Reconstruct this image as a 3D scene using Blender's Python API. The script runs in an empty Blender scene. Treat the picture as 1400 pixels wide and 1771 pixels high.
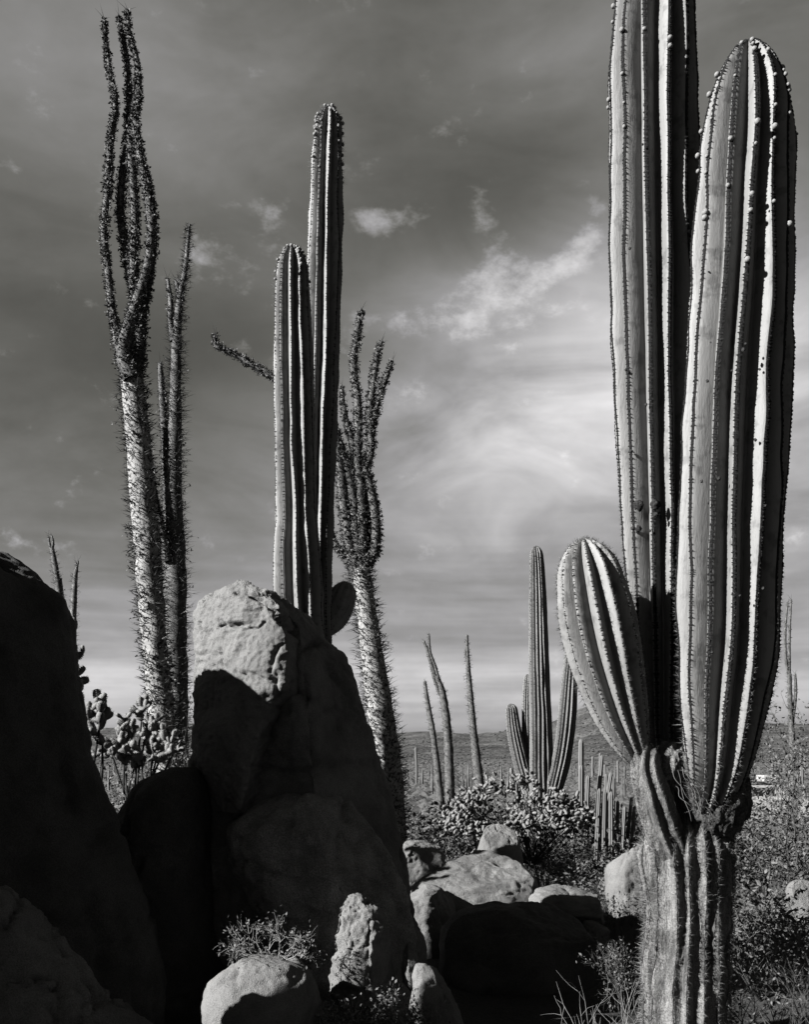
import bpy, math, random
import numpy as np
from mathutils import Vector, Matrix

# ------------------------------------------------------------------ camera, sky, sun, exposure
sc = bpy.context.scene
col = sc.collection
FPX = 1900.0          # focal length in pixels of the 1400 px wide photograph
HOR = 1310.0          # row of the horizon
EYE = 1.6             # camera height in metres

cam = bpy.data.cameras.new('camera')
cam_ob = bpy.data.objects.new('camera', cam)
col.objects.link(cam_ob)
cam.sensor_fit = 'HORIZONTAL'
cam.sensor_width = 36.0
cam.lens = 36.0 * FPX / 1400.0
cam.shift_y = (HOR - 885.5) / 1400.0
cam.clip_start = 0.05
cam.clip_end = 12000.0
cam_ob.location = (0, 0, EYE)
cam_ob.rotation_euler = (math.radians(90), 0, 0)
sc.camera = cam_ob

SUN_AZ = math.radians(-115.5)      # clockwise from +Y (the view direction): left and a little behind the camera
SUN_EL = math.radians(26)
TO_SUN = Vector((math.sin(SUN_AZ) * math.cos(SUN_EL), math.cos(SUN_AZ) * math.cos(SUN_EL), math.sin(SUN_EL)))
sun = bpy.data.lights.new('sun', 'SUN')
sun.energy = 5.0
sun.angle = math.radians(0.53)
sun.color = (1.0, 0.997, 0.99)
sun_ob = bpy.data.objects.new('sun', sun)
col.objects.link(sun_ob)
sun_ob.rotation_euler = (-TO_SUN).to_track_quat('-Z', 'Y').to_euler()
sun_ob.location = (-20, -12, 16)

sc.view_settings.view_transform = 'Standard'
sc.view_settings.look = 'None'
sc.view_settings.gamma = 1.0
sc.view_settings.use_curve_mapping = False
sc.view_settings.exposure = 2.5
sc.render.engine = 'CYCLES'
sc.cycles.max_bounces = 5
sc.cycles.diffuse_bounces = 2
sc.cycles.glossy_bounces = 2
sc.cycles.transparent_max_bounces = 4
sc.cycles.use_denoising = True


def az_el(px, py):
    x, z = (px - 700) / FPX, (HOR - py) / FPX
    return math.atan2(x, 1.0), math.atan2(z, math.sqrt(1 + x * x))


world = bpy.data.worlds.new('World')
sc.world = world
world.use_nodes = True
world.cycles.sampling_method = 'MANUAL'
world.cycles.sample_map_resolution = 256
wt = world.node_tree
for n in list(wt.nodes):
    wt.nodes.remove(n)


class NB:
    """small helper that chains math nodes"""
    def __init__(self, tree):
        self.t = tree

    def node(self, typ, **kw):
        n = self.t.nodes.new(typ)
        for k, v in kw.items():
            setattr(n, k, v)
        return n

    def put(self, sock, v):
        if isinstance(v, bpy.types.NodeSocket):
            self.t.links.new(v, sock)
        else:
            sock.default_value = v

    def m(self, op, a, b=0.0, c=0.0, clamp=False):
        n = self.node('ShaderNodeMath', operation=op, use_clamp=clamp)
        self.put(n.inputs[0], a)
        self.put(n.inputs[1], b)
        self.put(n.inputs[2], c)
        return n.outputs[0]

    def noise(self, vec, scale, detail=4.0, rough=0.55, dist=0.0, w=None):
        n = self.node('ShaderNodeTexNoise')
        self.put(n.inputs['Vector'], vec)
        n.inputs['Scale'].default_value = scale
        n.inputs['Detail'].default_value = detail
        n.inputs['Roughness'].default_value = rough
        n.inputs['Distortion'].default_value = dist
        return n.outputs['Fac']

    def mapv(self, vec, scale=(1, 1, 1), loc=(0, 0, 0), rot=(0, 0, 0)):
        n = self.node('ShaderNodeMapping')
        self.put(n.inputs['Vector'], vec)
        n.inputs['Scale'].default_value = scale
        n.inputs['Location'].default_value = loc
        n.inputs['Rotation'].default_value = rot
        return n.outputs[0]

    def smooth(self, v, lo, hi):
        n = self.node('ShaderNodeMapRange', interpolation_type='SMOOTHSTEP')
        self.put(n.inputs['Value'], v)
        n.inputs['From Min'].default_value = lo
        n.inputs['From Max'].default_value = hi
        return n.outputs[0]

    def lerp(self, f, a, b):
        n = self.node('ShaderNodeMix', data_type='FLOAT')
        self.put(n.inputs[0], f)
        self.put(n.inputs[2], a)
        self.put(n.inputs[3], b)
        return n.outputs[0]


SKY_GAIN = 0.465


def build_sky():
    b = NB(wt)
    tc = b.node('ShaderNodeTexCoord')
    d = tc.outputs['Generated']
    sep = b.node('ShaderNodeSeparateXYZ')
    wt.links.new(d, sep.inputs[0])
    az = b.m('ARCTAN2', sep.outputs[0], sep.outputs[1])
    el = b.m('ARCSINE', sep.outputs[2])
    sky = b.node('ShaderNodeTexSky')
    sky.sky_type = 'NISHITA'
    sky.sun_disc = False
    sky.sun_elevation = SUN_EL
    sky.sun_rotation = SUN_AZ % (2 * math.pi)
    sky.altitude = 500.0
    rgb = b.node('ShaderNodeSeparateColor')
    wt.links.new(sky.outputs[0], rgb.inputs[0])
    # red-sensitive black-and-white film: mostly the red channel, a little green
    grey = b.m('ADD', b.m('MULTIPLY', rgb.outputs[0], 0.8), b.m('MULTIPLY', rgb.outputs[1], 0.2))
    # thin high cloud veil lifts the clear zenith; keeps the gradient gentle
    veil = b.smooth(el, -0.05, 0.62)

    cxyz = b.node('ShaderNodeCombineXYZ')
    wt.links.new(az, cxyz.inputs[0])
    wt.links.new(el, cxyz.inputs[1])
    flat = cxyz.outputs[0]

    def bump(px, py, sx, sy, tilt=0.0):
        """soft round patch in azimuth and elevation"""
        a0, e0 = az_el(px, py)
        mp = b.node('ShaderNodeMapping', vector_type='TEXTURE')
        wt.links.new(flat, mp.inputs['Vector'])
        mp.inputs['Location'].default_value = (a0, e0, 0)
        mp.inputs['Rotation'].default_value = (0, 0, tilt)
        mp.inputs['Scale'].default_value = (1.75 * sx / FPX, 1.75 * sy / FPX, 1)
        g = b.node('ShaderNodeTexGradient', gradient_type='SPHERICAL')
        wt.links.new(mp.outputs[0], g.inputs[0])
        return g.outputs['Fac']

    def total(items):
        acc = None
        for it in items:
            *g, amp = it
            v = bump(*g)
            q = b.node('ShaderNodeMapRange', interpolation_type='SMOOTHSTEP')
            wt.links.new(v, q.inputs['Value'])
            q.inputs['To Max'].default_value = amp
            acc = q.outputs[0] if acc is None else b.m('ADD', acc, q.outputs[0])
        return acc

    wisp = b.noise(b.mapv(d, (1.0, 1.0, 2.6), (3.1, 0.4, 1.7), (0, 0.35, 0)), 5.5, 4, 0.55, 0.7)
    broad = b.noise(b.mapv(d, (1.0, 1.0, 2.2), (7.7, 2.4, 0.3), (0, 0.3, 0)), 2.6, 2, 0.5)
    puff = b.noise(b.mapv(d, (1.0, 1.0, 1.5), (1.3, 5.0, 2.0)), 26.0, 5, 0.62)
    streak = b.noise(b.mapv(d, (1.0, 1.0, 15.0), (0.2, 8.0, 0.0)), 3.4, 3, 0.55)
    # wobble the soft patches so that they do not read as ellipses
    base = BASE_SKY(b, el)
    patch = total(SKY_PATCHES)
    patch = b.m('MULTIPLY', patch, b.m('ADD', 0.55, b.m('MULTIPLY', wisp, 0.9)))
    val = b.m('ADD', base, patch)
    val = b.m('MULTIPLY', val, b.m('ADD', 0.12, b.m('ADD', b.m('ADD', b.m('MULTIPLY', wisp, 0.98), b.m('MULTIPLY', puff, 0.26)), b.m('MULTIPLY', broad, 0.52))))
    # long streaks low over the hills
    low = b.m('SUBTRACT', 1.0, b.smooth(el, 0.05, 0.30))
    val = b.m('MULTIPLY', val, b.m('ADD', 1.0, b.m('MULTIPLY', b.m('SUBTRACT', streak, 0.5), b.m('MULTIPLY', low, 1.1))))
    # cumulus scraps
    field = total(SKY_PUFFS)
    cl = b.smooth(b.m('ADD', field, b.m('MULTIPLY', b.m('SUBTRACT', puff, 0.5), 3.2)), 0.34, 1.45)
    val = b.m('ADD', val, b.m('MULTIPLY', cl, 0.10))
    val = b.m('MAXIMUM', val, 0.012)
    # tie it to the physical sky of that sun: scale by its brightness in the same direction
    rel = b.m('POWER', b.m('MAXIMUM', grey, 0.0001), 0.25)
    val = b.m('MULTIPLY', val, rel)
    comb = b.node('ShaderNodeCombineColor')
    wt.links.new(b.m('MULTIPLY', val, 10.0 * SKY_GAIN), comb.inputs[0])
    wt.links.new(b.m('MULTIPLY', val, 9.85 * SKY_GAIN), comb.inputs[1])
    warm = b.lerp(b.smooth(val, 0.02, 0.14), 8.9 * SKY_GAIN, 9.95 * SKY_GAIN)     # print tone: darker sky a little warmer
    wt.links.new(b.m('MULTIPLY', val, warm), comb.inputs[2])
    bg = b.node('ShaderNodeBackground')
    bg.inputs['Strength'].default_value = 0.1
    wt.links.new(comb.outputs[0], bg.inputs[0])
    out = b.node('ShaderNodeOutputWorld')
    wt.links.new(bg.outputs[0], out.inputs[0])


def BASE_SKY(b, el):
    """brightness against elevation: pale at the hills, darker overhead"""
    n = b.node('ShaderNodeValToRGB')
    r = n.color_ramp
    r.interpolation = 'B_SPLINE'
    stops = [(0.0, .055), (0.024, .06), (0.05, .17), (0.085, .135), (0.15, .08), (0.22, .068), (0.30, .050), (0.42, .046), (0.58, .070), (0.8, .042), (1.0, .022)]
    while len(r.elements) < len(stops):
        r.elements.new(0.5)
    for e, (p, v) in zip(r.elements, stops):
        e.position = p
        e.color = (v, v, v, 1)
    b.put(n.inputs[0], b.m('MULTIPLY', el, 1.0, clamp=True))
    s = b.node('ShaderNodeSeparateColor')
    b.t.links.new(n.outputs[0], s.inputs[0])
    return s.outputs[0]


# (px, py, width px, height px, tilt, amount): soft bright or dark veils of the high cloud
SKY_PATCHES = [
    (1030, 640, 340, 210, 0.5, .105), (840, 690, 340, 200, 0.25, .046), (1360, 620, 280, 180, 0.0, .085), (1090, 760, 200, 140, 0.0, .04),
    (1380, 820, 200, 200, 0.0, .03), (180, 110, 330, 150, -0.15, .022), (1000, 90, 260, 90, 0.1, .016),
    (760, 260, 300, 70, 0.15, -.010), (420, 600, 260, 90, -0.1, -.018), (110, 640, 200, 90, 0.0, -.014),
    (980, 345, 260, 75, 0.15, -.022), (880, 420, 120, 90, 0.3, -.012),
]
SKY_PUFFS = [
    (640, 385, 42, 34, 0.0, 1.0), (700, 376, 50, 26, 0.3, .9), (372, 460, 52, 42, -0.3, .72), (450, 365, 55, 34, 0.0, .5),
    (855, 490, 80, 36, 0.25, .9), (960, 465, 70, 24, 0.35, .78), (720, 558, 110, 22, -0.05, .68), (900, 545, 140, 34, 0.2, .6),
    (1010, 415, 30, 18, 0.2, .6), (1040, 360, 30, 18, 0.2, .6), (340, 747, 28, 12, 0, .7), (20, 930, 60, 20, 0, .6),
    (440, 600, 60, 26, 0.1, .5), (600, 600, 60, 20, 0.2, .5),
]
build_sky()


# ------------------------------------------------------------------ helpers
def P(px, py, d):
    """photograph pixel at depth d metres -> world point"""
    return np.array(((px - 700.0) * d / FPX, d, EYE - (py - HOR) * d / FPX))


def hashf(ix, iy, iz, seed):
    h = (ix.astype(np.int64) * 374761393 + iy.astype(np.int64) * 668265263 + iz.astype(np.int64) * 2147483647 + seed * 974711) & 0xFFFFFFFF
    h = ((h ^ (h >> 13)) * 1274126177) & 0xFFFFFFFF
    h = ((h ^ (h >> 16)) * 2246822519) & 0xFFFFFFFF
    return ((h ^ (h >> 15)) & 0xFFFFFF) / float(0xFFFFFF)


def vnoise(p, seed=0):
    p = np.asarray(p, float)
    i = np.floor(p)
    f = p - i
    f = f * f * f * (f * (f * 6 - 15) + 10)
    i = i.astype(np.int64)
    out = 0
    for dx in (0, 1):
        wx = f[:, 0] if dx else 1 - f[:, 0]
        for dy in (0, 1):
            wy = f[:, 1] if dy else 1 - f[:, 1]
            for dz in (0, 1):
                wz = f[:, 2] if dz else 1 - f[:, 2]
                out = out + wx * wy * wz * hashf(i[:, 0] + dx, i[:, 1] + dy, i[:, 2] + dz, seed)
    return out * 2 - 1


def fbm(p, octs=4, seed=0, gain=0.5, ridged=False):
    p = np.asarray(p, float)
    a, s, out = 1.0, 1.0, np.zeros(len(p))
    for o in range(octs):
        n = vnoise(p * s + o * 17.3, seed + o)
        out += a * ((1 - 2 * np.abs(n)) if ridged else n)
        a *= gain
        s *= 2.07
    return out


def make_mesh(name, V, quads=None, tris=None, smooth=True, mats=(), tri_mat=None, quad_mat=None):
    me = bpy.data.meshes.new(name)
    V = np.asarray(V, np.float32)
    quads = np.zeros((0, 4), np.int32) if quads is None else np.asarray(quads, np.int32)
    tris = np.zeros((0, 3), np.int32) if tris is None else np.asarray(tris, np.int32)
    nq, nt = len(quads), len(tris)
    me.vertices.add(len(V))
    me.vertices.foreach_set('co', V.ravel())
    me.loops.add(nq * 4 + nt * 3)
    me.loops.foreach_set('vertex_index', np.concatenate([quads.ravel(), tris.ravel()]).astype(np.int32))
    me.polygons.add(nq + nt)
    me.polygons.foreach_set('loop_start', np.concatenate([np.arange(nq) * 4, nq * 4 + np.arange(nt) * 3]).astype(np.int32))
    if mats:
        for m_ in mats:
            me.materials.append(m_)
        mi = np.zeros(nq + nt, np.int32)
        if quad_mat is not None:
            mi[:nq] = quad_mat
        if tri_mat is not None:
            mi[nq:] = tri_mat
        me.polygons.foreach_set('material_index', mi)
    me.polygons.foreach_set('use_smooth', np.full(nq + nt, smooth, bool))
    me.update(calc_edges=True)
    me.validate()
    return me


class MB:
    """collects geometry into one mesh"""
    def __init__(self):
        self.V, self.Q, self.T, self.n = [], [], [], 0

    def add(self, V, quads=None, tris=None):
        V = np.asarray(V, float).reshape(-1, 3)
        if quads is not None and len(quads):
            self.Q.append(np.asarray(quads, np.int64) + self.n)
        if tris is not None and len(tris):
            self.T.append(np.asarray(tris, np.int64) + self.n)
        self.V.append(V)
        self.n += len(V)

    def many(self, tv, tf, M, O):
        """a template (verts tv, faces tf) placed n times with 3x3 matrices M (n,3,3) and offsets O (n,3)"""
        n = len(O)
        if n == 0:
            return
        tv, tf = np.asarray(tv, float), np.asarray(tf, np.int64)
        W = np.einsum('nij,kj->nki', M, tv) + np.asarray(O)[:, None, :]
        F = (tf[None] + (np.arange(n) * len(tv))[:, None, None]).reshape(-1, tf.shape[1])
        if tf.shape[1] == 4:
            self.add(W.reshape(-1, 3), quads=F)
        else:
            self.add(W.reshape(-1, 3), tris=F)

    def mesh(self, name, mat, origin=None, smooth=True):
        V = np.concatenate(self.V)
        if origin is not None:
            V = V - np.asarray(origin)
        return make_mesh(name, V, np.concatenate(self.Q) if self.Q else None, np.concatenate(self.T) if self.T else None, smooth, (mat,))


def obj(name, me, parent=None, loc=None, kind=None, label=None):
    o = bpy.data.objects.new(name, me)
    col.objects.link(o)
    if loc is not None:
        o.location = Vector([float(c) for c in loc])
    if parent is not None:
        o.parent = parent
    if kind:
        o['kind'] = kind
    if label:
        o['label'] = label
    return o


def tag(o, label, cat, group=None):
    o['label'] = label
    o['category'] = cat
    if group:
        o['group'] = group
    return o


def thing(name, loc, label, cat, group=None):
    o = bpy.data.objects.new(name, None)
    o.empty_display_size = 0.1
    col.objects.link(o)
    o.location = Vector([float(c) for c in loc])
    return tag(o, label, cat, group)


def copy_thing(o, loc=None, rz=None, scale=None, label=None, group=None):
    c = o.copy()
    col.objects.link(c)
    for ch in list(o.children):
        k = ch.copy()
        col.objects.link(k)
        k.parent = c
        for g in list(ch.children):
            q = g.copy()
            col.objects.link(q)
            q.parent = k
    if loc is not None:
        c.location = Vector([float(x) for x in loc])
    if rz is not None:
        c.rotation_euler[2] = rz
    if scale is not None:
        c.scale = (scale, scale, scale) if not hasattr(scale, '__len__') else scale
    if label:
        c['label'] = label
    if group:
        c['group'] = group
    return c


def resample(keys, n=None, step=None, spacing=None):
    """Catmull-Rom through keys (k, c); returns (n, c) rows evenly spaced in arc length"""
    K = np.asarray(keys, float)
    if len(K) == 2:
        K = np.vstack([K[0], (K[0] + K[1]) / 2, K[1]])
    Kp = np.vstack([2 * K[0] - K[1], K, 2 * K[-1] - K[-2]])
    dense = []
    for i in range(1, len(Kp) - 2):
        t = np.linspace(0, 1, 24, endpoint=False)[:, None]
        p0, p1, p2, p3 = Kp[i - 1], Kp[i], Kp[i + 1], Kp[i + 2]
        dense.append(0.5 * (2 * p1 + (p2 - p0) * t + (2 * p0 - 5 * p1 + 4 * p2 - p3) * t ** 2 + (3 * p1 - p0 - 3 * p2 + p3) * t ** 3))
    dense.append(K[-1:])
    D = np.vstack(dense)
    s = np.concatenate([[0], np.cumsum(np.linalg.norm(np.diff(D[:, :3], axis=0), axis=1))])
    if spacing is not None:
        q = spacing(s[-1])
    else:
        if n is None:
            n = max(3, int(math.ceil(s[-1] / step)) + 1)
        q = np.linspace(0, s[-1], n)
    return np.stack([np.interp(q, s, D[:, c]) for c in range(D.shape[1])], 1), q


def frames(C, ref=(1, 0, 0)):
    T = np.gradient(C, axis=0)
    T /= np.linalg.norm(T, axis=1, keepdims=True) + 1e-12
    ref = np.asarray(ref, float)
    N = ref - T * (T @ ref)[:, None]
    N /= np.linalg.norm(N, axis=1, keepdims=True) + 1e-12
    B = np.cross(T, N)
    return T, N, B


def ring_quads(rows, cols):
    r, c = np.meshgrid(np.arange(rows - 1), np.arange(cols), indexing='ij')
    c2 = (c + 1) % cols
    return np.stack([r * cols + c, r * cols + c2, (r + 1) * cols + c2, (r + 1) * cols + c], -1).reshape(-1, 4)


def tube(keys, sides=8, step=0.1, n=None, cap=True, lumpy=0.0, seed=0):
    R, s = resample(keys, n=n, step=step)
    C, r = R[:, :3], R[:, 3]
    ref = (1, 0, 0) if abs(C[-1, 0] - C[0, 0]) < 0.8 * np.linalg.norm(C[-1] - C[0]) else (0, 0, 1)
    T, N, B = frames(C, ref)
    a = np.linspace(0, 2 * np.pi, sides, endpoint=False)
    rr = r[:, None] * np.ones(sides)
    if lumpy:
        nz = fbm(np.stack([np.repeat(s, sides) * 6, np.tile(np.cos(a) * 1.5, len(s)), np.tile(np.sin(a) * 1.5, len(s))], 1), 3, seed).reshape(len(s), sides)
        rr = rr * (1 + lumpy * nz)
    V = C[:, None] + rr[..., None] * (np.cos(a)[None, :, None] * N[:, None] + np.sin(a)[None, :, None] * B[:, None])
    V = V.reshape(-1, 3)
    Q = ring_quads(len(C), sides)
    tris = None
    if cap:
        V = np.vstack([V, C[-1] + T[-1] * r[-1] * 0.5])
        b0 = (len(C) - 1) * sides
        k = np.arange(sides)
        tris = np.stack([b0 + k, b0 + (k + 1) % sides, np.full(sides, len(V) - 1)], 1)
    return V, Q, tris, (C, r, T, N, B, s)


def basis_from(z, rng, roll=None):
    """(n,3,3) matrices whose third column is z (unit) and whose roll is random"""
    z = z / (np.linalg.norm(z, axis=1, keepdims=True) + 1e-12)
    a = rng.normal(size=z.shape)
    x = a - z * np.sum(a * z, 1, keepdims=True)
    x /= np.linalg.norm(x, axis=1, keepdims=True) + 1e-12
    y = np.cross(z, x)
    return np.stack([x, y, z], -1)


SPINE_V = np.array([(1, 0, 0), (-.5, .87, 0), (-.5, -.87, 0), (0, 0, 1)], float)
SPINE_T = np.array([(0, 1, 3), (1, 2, 3), (2, 0, 3)])
LEAF_V = np.array([(0, 0, 0), (.5, .1, .5), (0, 0, 1), (-.5, .1, .5)], float)
LEAF_Q = np.array([(0, 1, 2, 3)])
BUMP_V = np.array([(1, 0, 0), (0, 1, 0), (-1, 0, 0), (0, -1, 0), (0, 0, 1)], float)
BUMP_T = np.array([(0, 1, 4), (1, 2, 4), (2, 3, 4), (3, 0, 4)])


def spines(mb, O, D, length, radius, rng):
    M = basis_from(D, rng)
    L = np.broadcast_to(np.asarray(length, float), (len(O),))
    M = M * np.stack([np.full(len(O), radius), np.full(len(O), radius), L], -1)[:, None, :]
    mb.many(SPINE_V, SPINE_T, M, O)


def leaves(mb, O, D, size, rng, width=0.55):
    M = basis_from(D, rng)
    L = np.broadcast_to(np.asarray(size, float), (len(O),))
    M = M * np.stack([L * width, L * width, L], -1)[:, None, :]
    mb.many(LEAF_V, LEAF_Q, M, O)


# ------------------------------------------------------------------ materials (greys: a black-and-white world)
def grey(v):
    return (v, v * 0.987, v * 0.955, 1.0)


ALB = 0.365     # the film is exposed for bright light on dark stone and plants


def pmat(name, lo, hi, scale=6.0, detail=5.0, rough=0.85, bump=0.0, bscale=40.0, stretch=(1, 1, 1), spec=0.25,
         speck=None, lohi=(0.3, 0.7), bump2=None, dist=0.01):
    lo, hi = lo * ALB, hi * ALB
    m = bpy.data.materials.new(name)
    m.use_nodes = True
    t = m.node_tree
    b = NB(t)
    bs = t.nodes['Principled BSDF']
    tc = b.node('ShaderNodeTexCoord')
    v = tc.outputs['Object']
    if stretch != (1, 1, 1):
        v = b.mapv(v, stretch)
    f = b.smooth(b.noise(v, scale, detail, 0.6), lohi[0], lohi[1])
    val = b.lerp(f, lo, hi)
    if speck:
        sscale, slo, shi, amt = speck
        g = b.smooth(b.noise(tc.outputs['Object'], sscale, 3, 0.65), slo, shi)
        val = b.m('MULTIPLY', val, b.lerp(g, 1.0 - amt, 1.0 + amt * 0.5))
    cc = b.node('ShaderNodeCombineColor')
    t.links.new(val, cc.inputs[0])
    t.links.new(b.m('MULTIPLY', val, 0.990), cc.inputs[1])
    t.links.new(b.m('MULTIPLY', val, 0.972), cc.inputs[2])
    t.links.new(cc.outputs[0], bs.inputs['Base Color'])
    bs.inputs['Roughness'].default_value = rough
    bs.inputs['Specular IOR Level'].default_value = spec
    if bump:
        bn = b.node('ShaderNodeBump')
        bn.inputs['Strength'].default_value = bump
        bn.inputs['Distance'].default_value = dist
        h = b.noise(v, bscale, 6, 0.65)
        if bump2:
            h = b.m('ADD', h, b.m('MULTIPLY', b.noise(v, bump2[0], 4, 0.6), bump2[1]))
        t.links.new(h, bn.inputs['Height'])
        t.links.new(bn.outputs[0], bs.inputs['Normal'])
    return m


M = {}
M['skin'] = pmat('cactus_skin', .155, .215, 5.0, 7, .6, .35, 60, (1, 1, .22), .22, speck=(14, .32, .48, .30))
M['skin_mid'] = pmat('cactus_skin_far', .11, .17, 2.0, 5, .6, .2, 40, (1, 1, .3), .25)
M['bark'] = pmat('cactus_woody_bark', .05, .26, 22, 8, .9, 1.0, 55, (1, 1, .22), .15, speck=(160, .35, .6, .45), dist=.02)
M['burl'] = pmat('cactus_burl_bark', .035, .12, 18, 8, .95, 1.0, 40, (1, 1, .6), .1, speck=(120, .35, .6, .5), dist=.03)
M['areole'] = pmat('areole_wool', .005, .042, 160, 3, .95, 0, 1, (1, 1, 1), .1, lohi=(.45, .78))
M['spine'] = pmat('cactus_spine', .10, .22, 40, 2, .6, 0, 1, (1, 1, 1), .3)
M['spine_dark'] = pmat('cactus_spine_dark', .012, .06, 60, 2, .7, 0, 1, (1, 1, 1), .3)
M['bud'] = pmat('cactus_bud', .19, .30, 60, 3, .7, .3, 200, (1, 1, 1), .3)
M['scar'] = pmat('cactus_scar', .015, .07, 60, 5, .95, 1.0, 120, (1, 1, 1), .1)
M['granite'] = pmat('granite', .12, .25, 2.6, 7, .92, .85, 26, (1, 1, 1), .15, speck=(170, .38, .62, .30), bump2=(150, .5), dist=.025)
M['granite_rough_bounce'] = pmat('granite_rough_bounce', .22, .44, 5.5, 8, .92, 1.0, 30, (1, 1, 1), .15, speck=(120, .38, .62, .35), bump2=(110, .6), dist=.03)  # rough granite paled to stand in for bounced light on the dim boulder
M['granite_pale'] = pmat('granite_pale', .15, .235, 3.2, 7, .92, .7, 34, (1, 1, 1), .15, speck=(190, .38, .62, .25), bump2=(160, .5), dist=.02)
M['granite_shaded'] = pmat('granite_shaded', .06, .12, 2.4, 7, .92, .9, 24, (1, 1, 1), .15, speck=(150, .38, .62, .30), bump2=(140, .5), dist=.025)  # granite darkened: the shade on these boulders is put into the colour
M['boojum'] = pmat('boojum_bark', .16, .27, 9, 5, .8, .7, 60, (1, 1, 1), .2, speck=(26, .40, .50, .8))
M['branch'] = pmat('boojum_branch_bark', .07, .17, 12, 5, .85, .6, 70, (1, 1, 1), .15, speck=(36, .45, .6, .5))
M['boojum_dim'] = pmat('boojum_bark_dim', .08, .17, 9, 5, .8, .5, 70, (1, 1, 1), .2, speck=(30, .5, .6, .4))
M['twig'] = pmat('boojum_twig', .015, .045, 20, 3, .85, 0, 1, (1, 1, 1), .15)
M['bleaf'] = pmat('boojum_leaf', .05, .20, 14, 3, .8, 0, 1, (1, 1, 1), .2)
M['cholla'] = pmat('cholla_joint', .13, .25, 30, 4, .75, .4, 90, (1, 1, 1), .25)
M['cholla_old'] = pmat('cholla_trunk', .02, .06, 18, 5, .95, .8, 60, (1, 1, 1), .1)
M['dry'] = pmat('dry_twig', .12, .24, 8, 4, .85, 0, 1, (1, 1, 1), .15)
M['stem'] = pmat('shrub_stem', .04, .11, 8, 4, .9, 0, 1, (1, 1, 1), .15)
M['leaf'] = pmat('shrub_leaf', .045, .12, 5, 4, .7, 0, 1, (1, 1, 1), .25)
M['leaf_pale'] = pmat('shrub_leaf_pale', .075, .16, 6, 4, .7, 0, 1, (1, 1, 1), .25)
M['grass'] = pmat('dry_grass', .09, .24, 4, 4, .85, 0, 1, (1, 1, 1), .1)
M['soil'] = pmat('desert_soil', .04, .09, .9, 8, .95, .8, 14, (1, 1, 1), .1, speck=(60, .35, .65, .35), dist=.03)
M['hill'] = pmat('hill_scrub', .05, .14, .035, 9, .95, 0, 1, (1, 1, 1), .05, speck=(.45, .40, .60, .45))
M['white'] = pmat('white_paint', .42, .48, 2, 3, .35, 0, 1, (1, 1, 1), .4)
M['black'] = pmat('black_rubber', .012, .02, 5, 3, .7, 0, 1, (1, 1, 1), .3)
M['chrome'] = pmat('dull_metal', .18, .24, 5, 3, .35, 0, 1, (1, 1, 1), .6)
M['glass'] = pmat('car_window', .01, .016, 2, 2, .08, 0, 1, (1, 1, 1), .6)


# ------------------------------------------------------------------ ground and hills
def smoothstep(a, b, x):
    t = np.clip((x - a) / (b - a), 0, 1)
    return t * t * (3 - 2 * t)


def gz_arr(x, y):
    x, y = np.asarray(x, float), np.asarray(y, float)
    r = np.hypot(x, y)
    z = -1.1 * smoothstep(10.5, 34, np.where(y > 0, np.maximum(y, r * .8), r * .8))
    p = np.stack([x, y, np.zeros_like(x)], -1).reshape(-1, 3)
    near = 1 - smoothstep(60, 200, r)
    z = z + (fbm(p * .45, 4, 5) * .075 + fbm(p * 2.1, 3, 9) * .018).reshape(x.shape) * near
    z = z + (fbm(p * .012, 3, 3).reshape(x.shape)) * .8 * smoothstep(120, 400, r)
    return z


def gz(x, y):
    return float(gz_arr(np.array([x]), np.array([y]))[0])


def build_ground():
    g1 = np.concatenate([-np.geomspace(5000, 14, 46), np.linspace(-13.6, 13.6, 137), np.geomspace(14, 5000, 46)])
    g2 = np.concatenate([-np.geomspace(3000, 10, 26), np.linspace(-9.5, 26, 178), np.geomspace(26.3, 6000, 90)])
    X, Y = np.meshgrid(g1, g2)
    Z = gz_arr(X, Y)
    V = np.stack([X, Y, Z], -1).reshape(-1, 3)
    nr, nc = X.shape
    r, c = np.meshgrid(np.arange(nr - 1), np.arange(nc - 1), indexing='ij')
    Q = np.stack([r * nc + c, r * nc + c + 1, (r + 1) * nc + c + 1, (r + 1) * nc + c], -1).reshape(-1, 4)
    obj('ground', make_mesh('ground', V, Q, mats=(M['soil'],)), kind='structure')


def hill_h(x, y):
    p = np.stack([x, y, np.zeros_like(x)], -1).reshape(-1, 3)
    n = fbm(p * .0042, 5, 31, .5).reshape(x.shape)
    rd = fbm(p * .011, 4, 37, .5, True).reshape(x.shape)
    ridge = smoothstep(620, 1350, y) * (1 - .6 * smoothstep(1500, 2400, y))
    ax = x / np.maximum(y, 1)
    hump = np.exp(-((ax - .185) / .035) ** 2) * 9 + np.exp(-((ax - .02) / .05) ** 2) * 3 - np.exp(-((ax - .115) / .03) ** 2) * 3
    return -3 + ridge * (31 + hump * 1.4 + n * 15 + rd * 5)


def build_hills():
    x = np.linspace(-2600, 2600, 330)
    y = np.concatenate([np.linspace(600, 1500, 130), np.linspace(1520, 2600, 40)])
    X, Y = np.meshgrid(x, y)
    Z = hill_h(X, Y)
    nr, nc = X.shape
    r, c = np.meshgrid(np.arange(nr - 1), np.arange(nc - 1), indexing='ij')
    Q = np.stack([r * nc + c, r * nc + c + 1, (r + 1) * nc + c + 1, (r + 1) * nc + c], -1).reshape(-1, 4)
    obj('hills', make_mesh('hills', np.stack([X, Y, Z], -1).reshape(-1, 3), Q, mats=(M['hill'],)), kind='structure')


build_ground()
build_hills()


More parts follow.
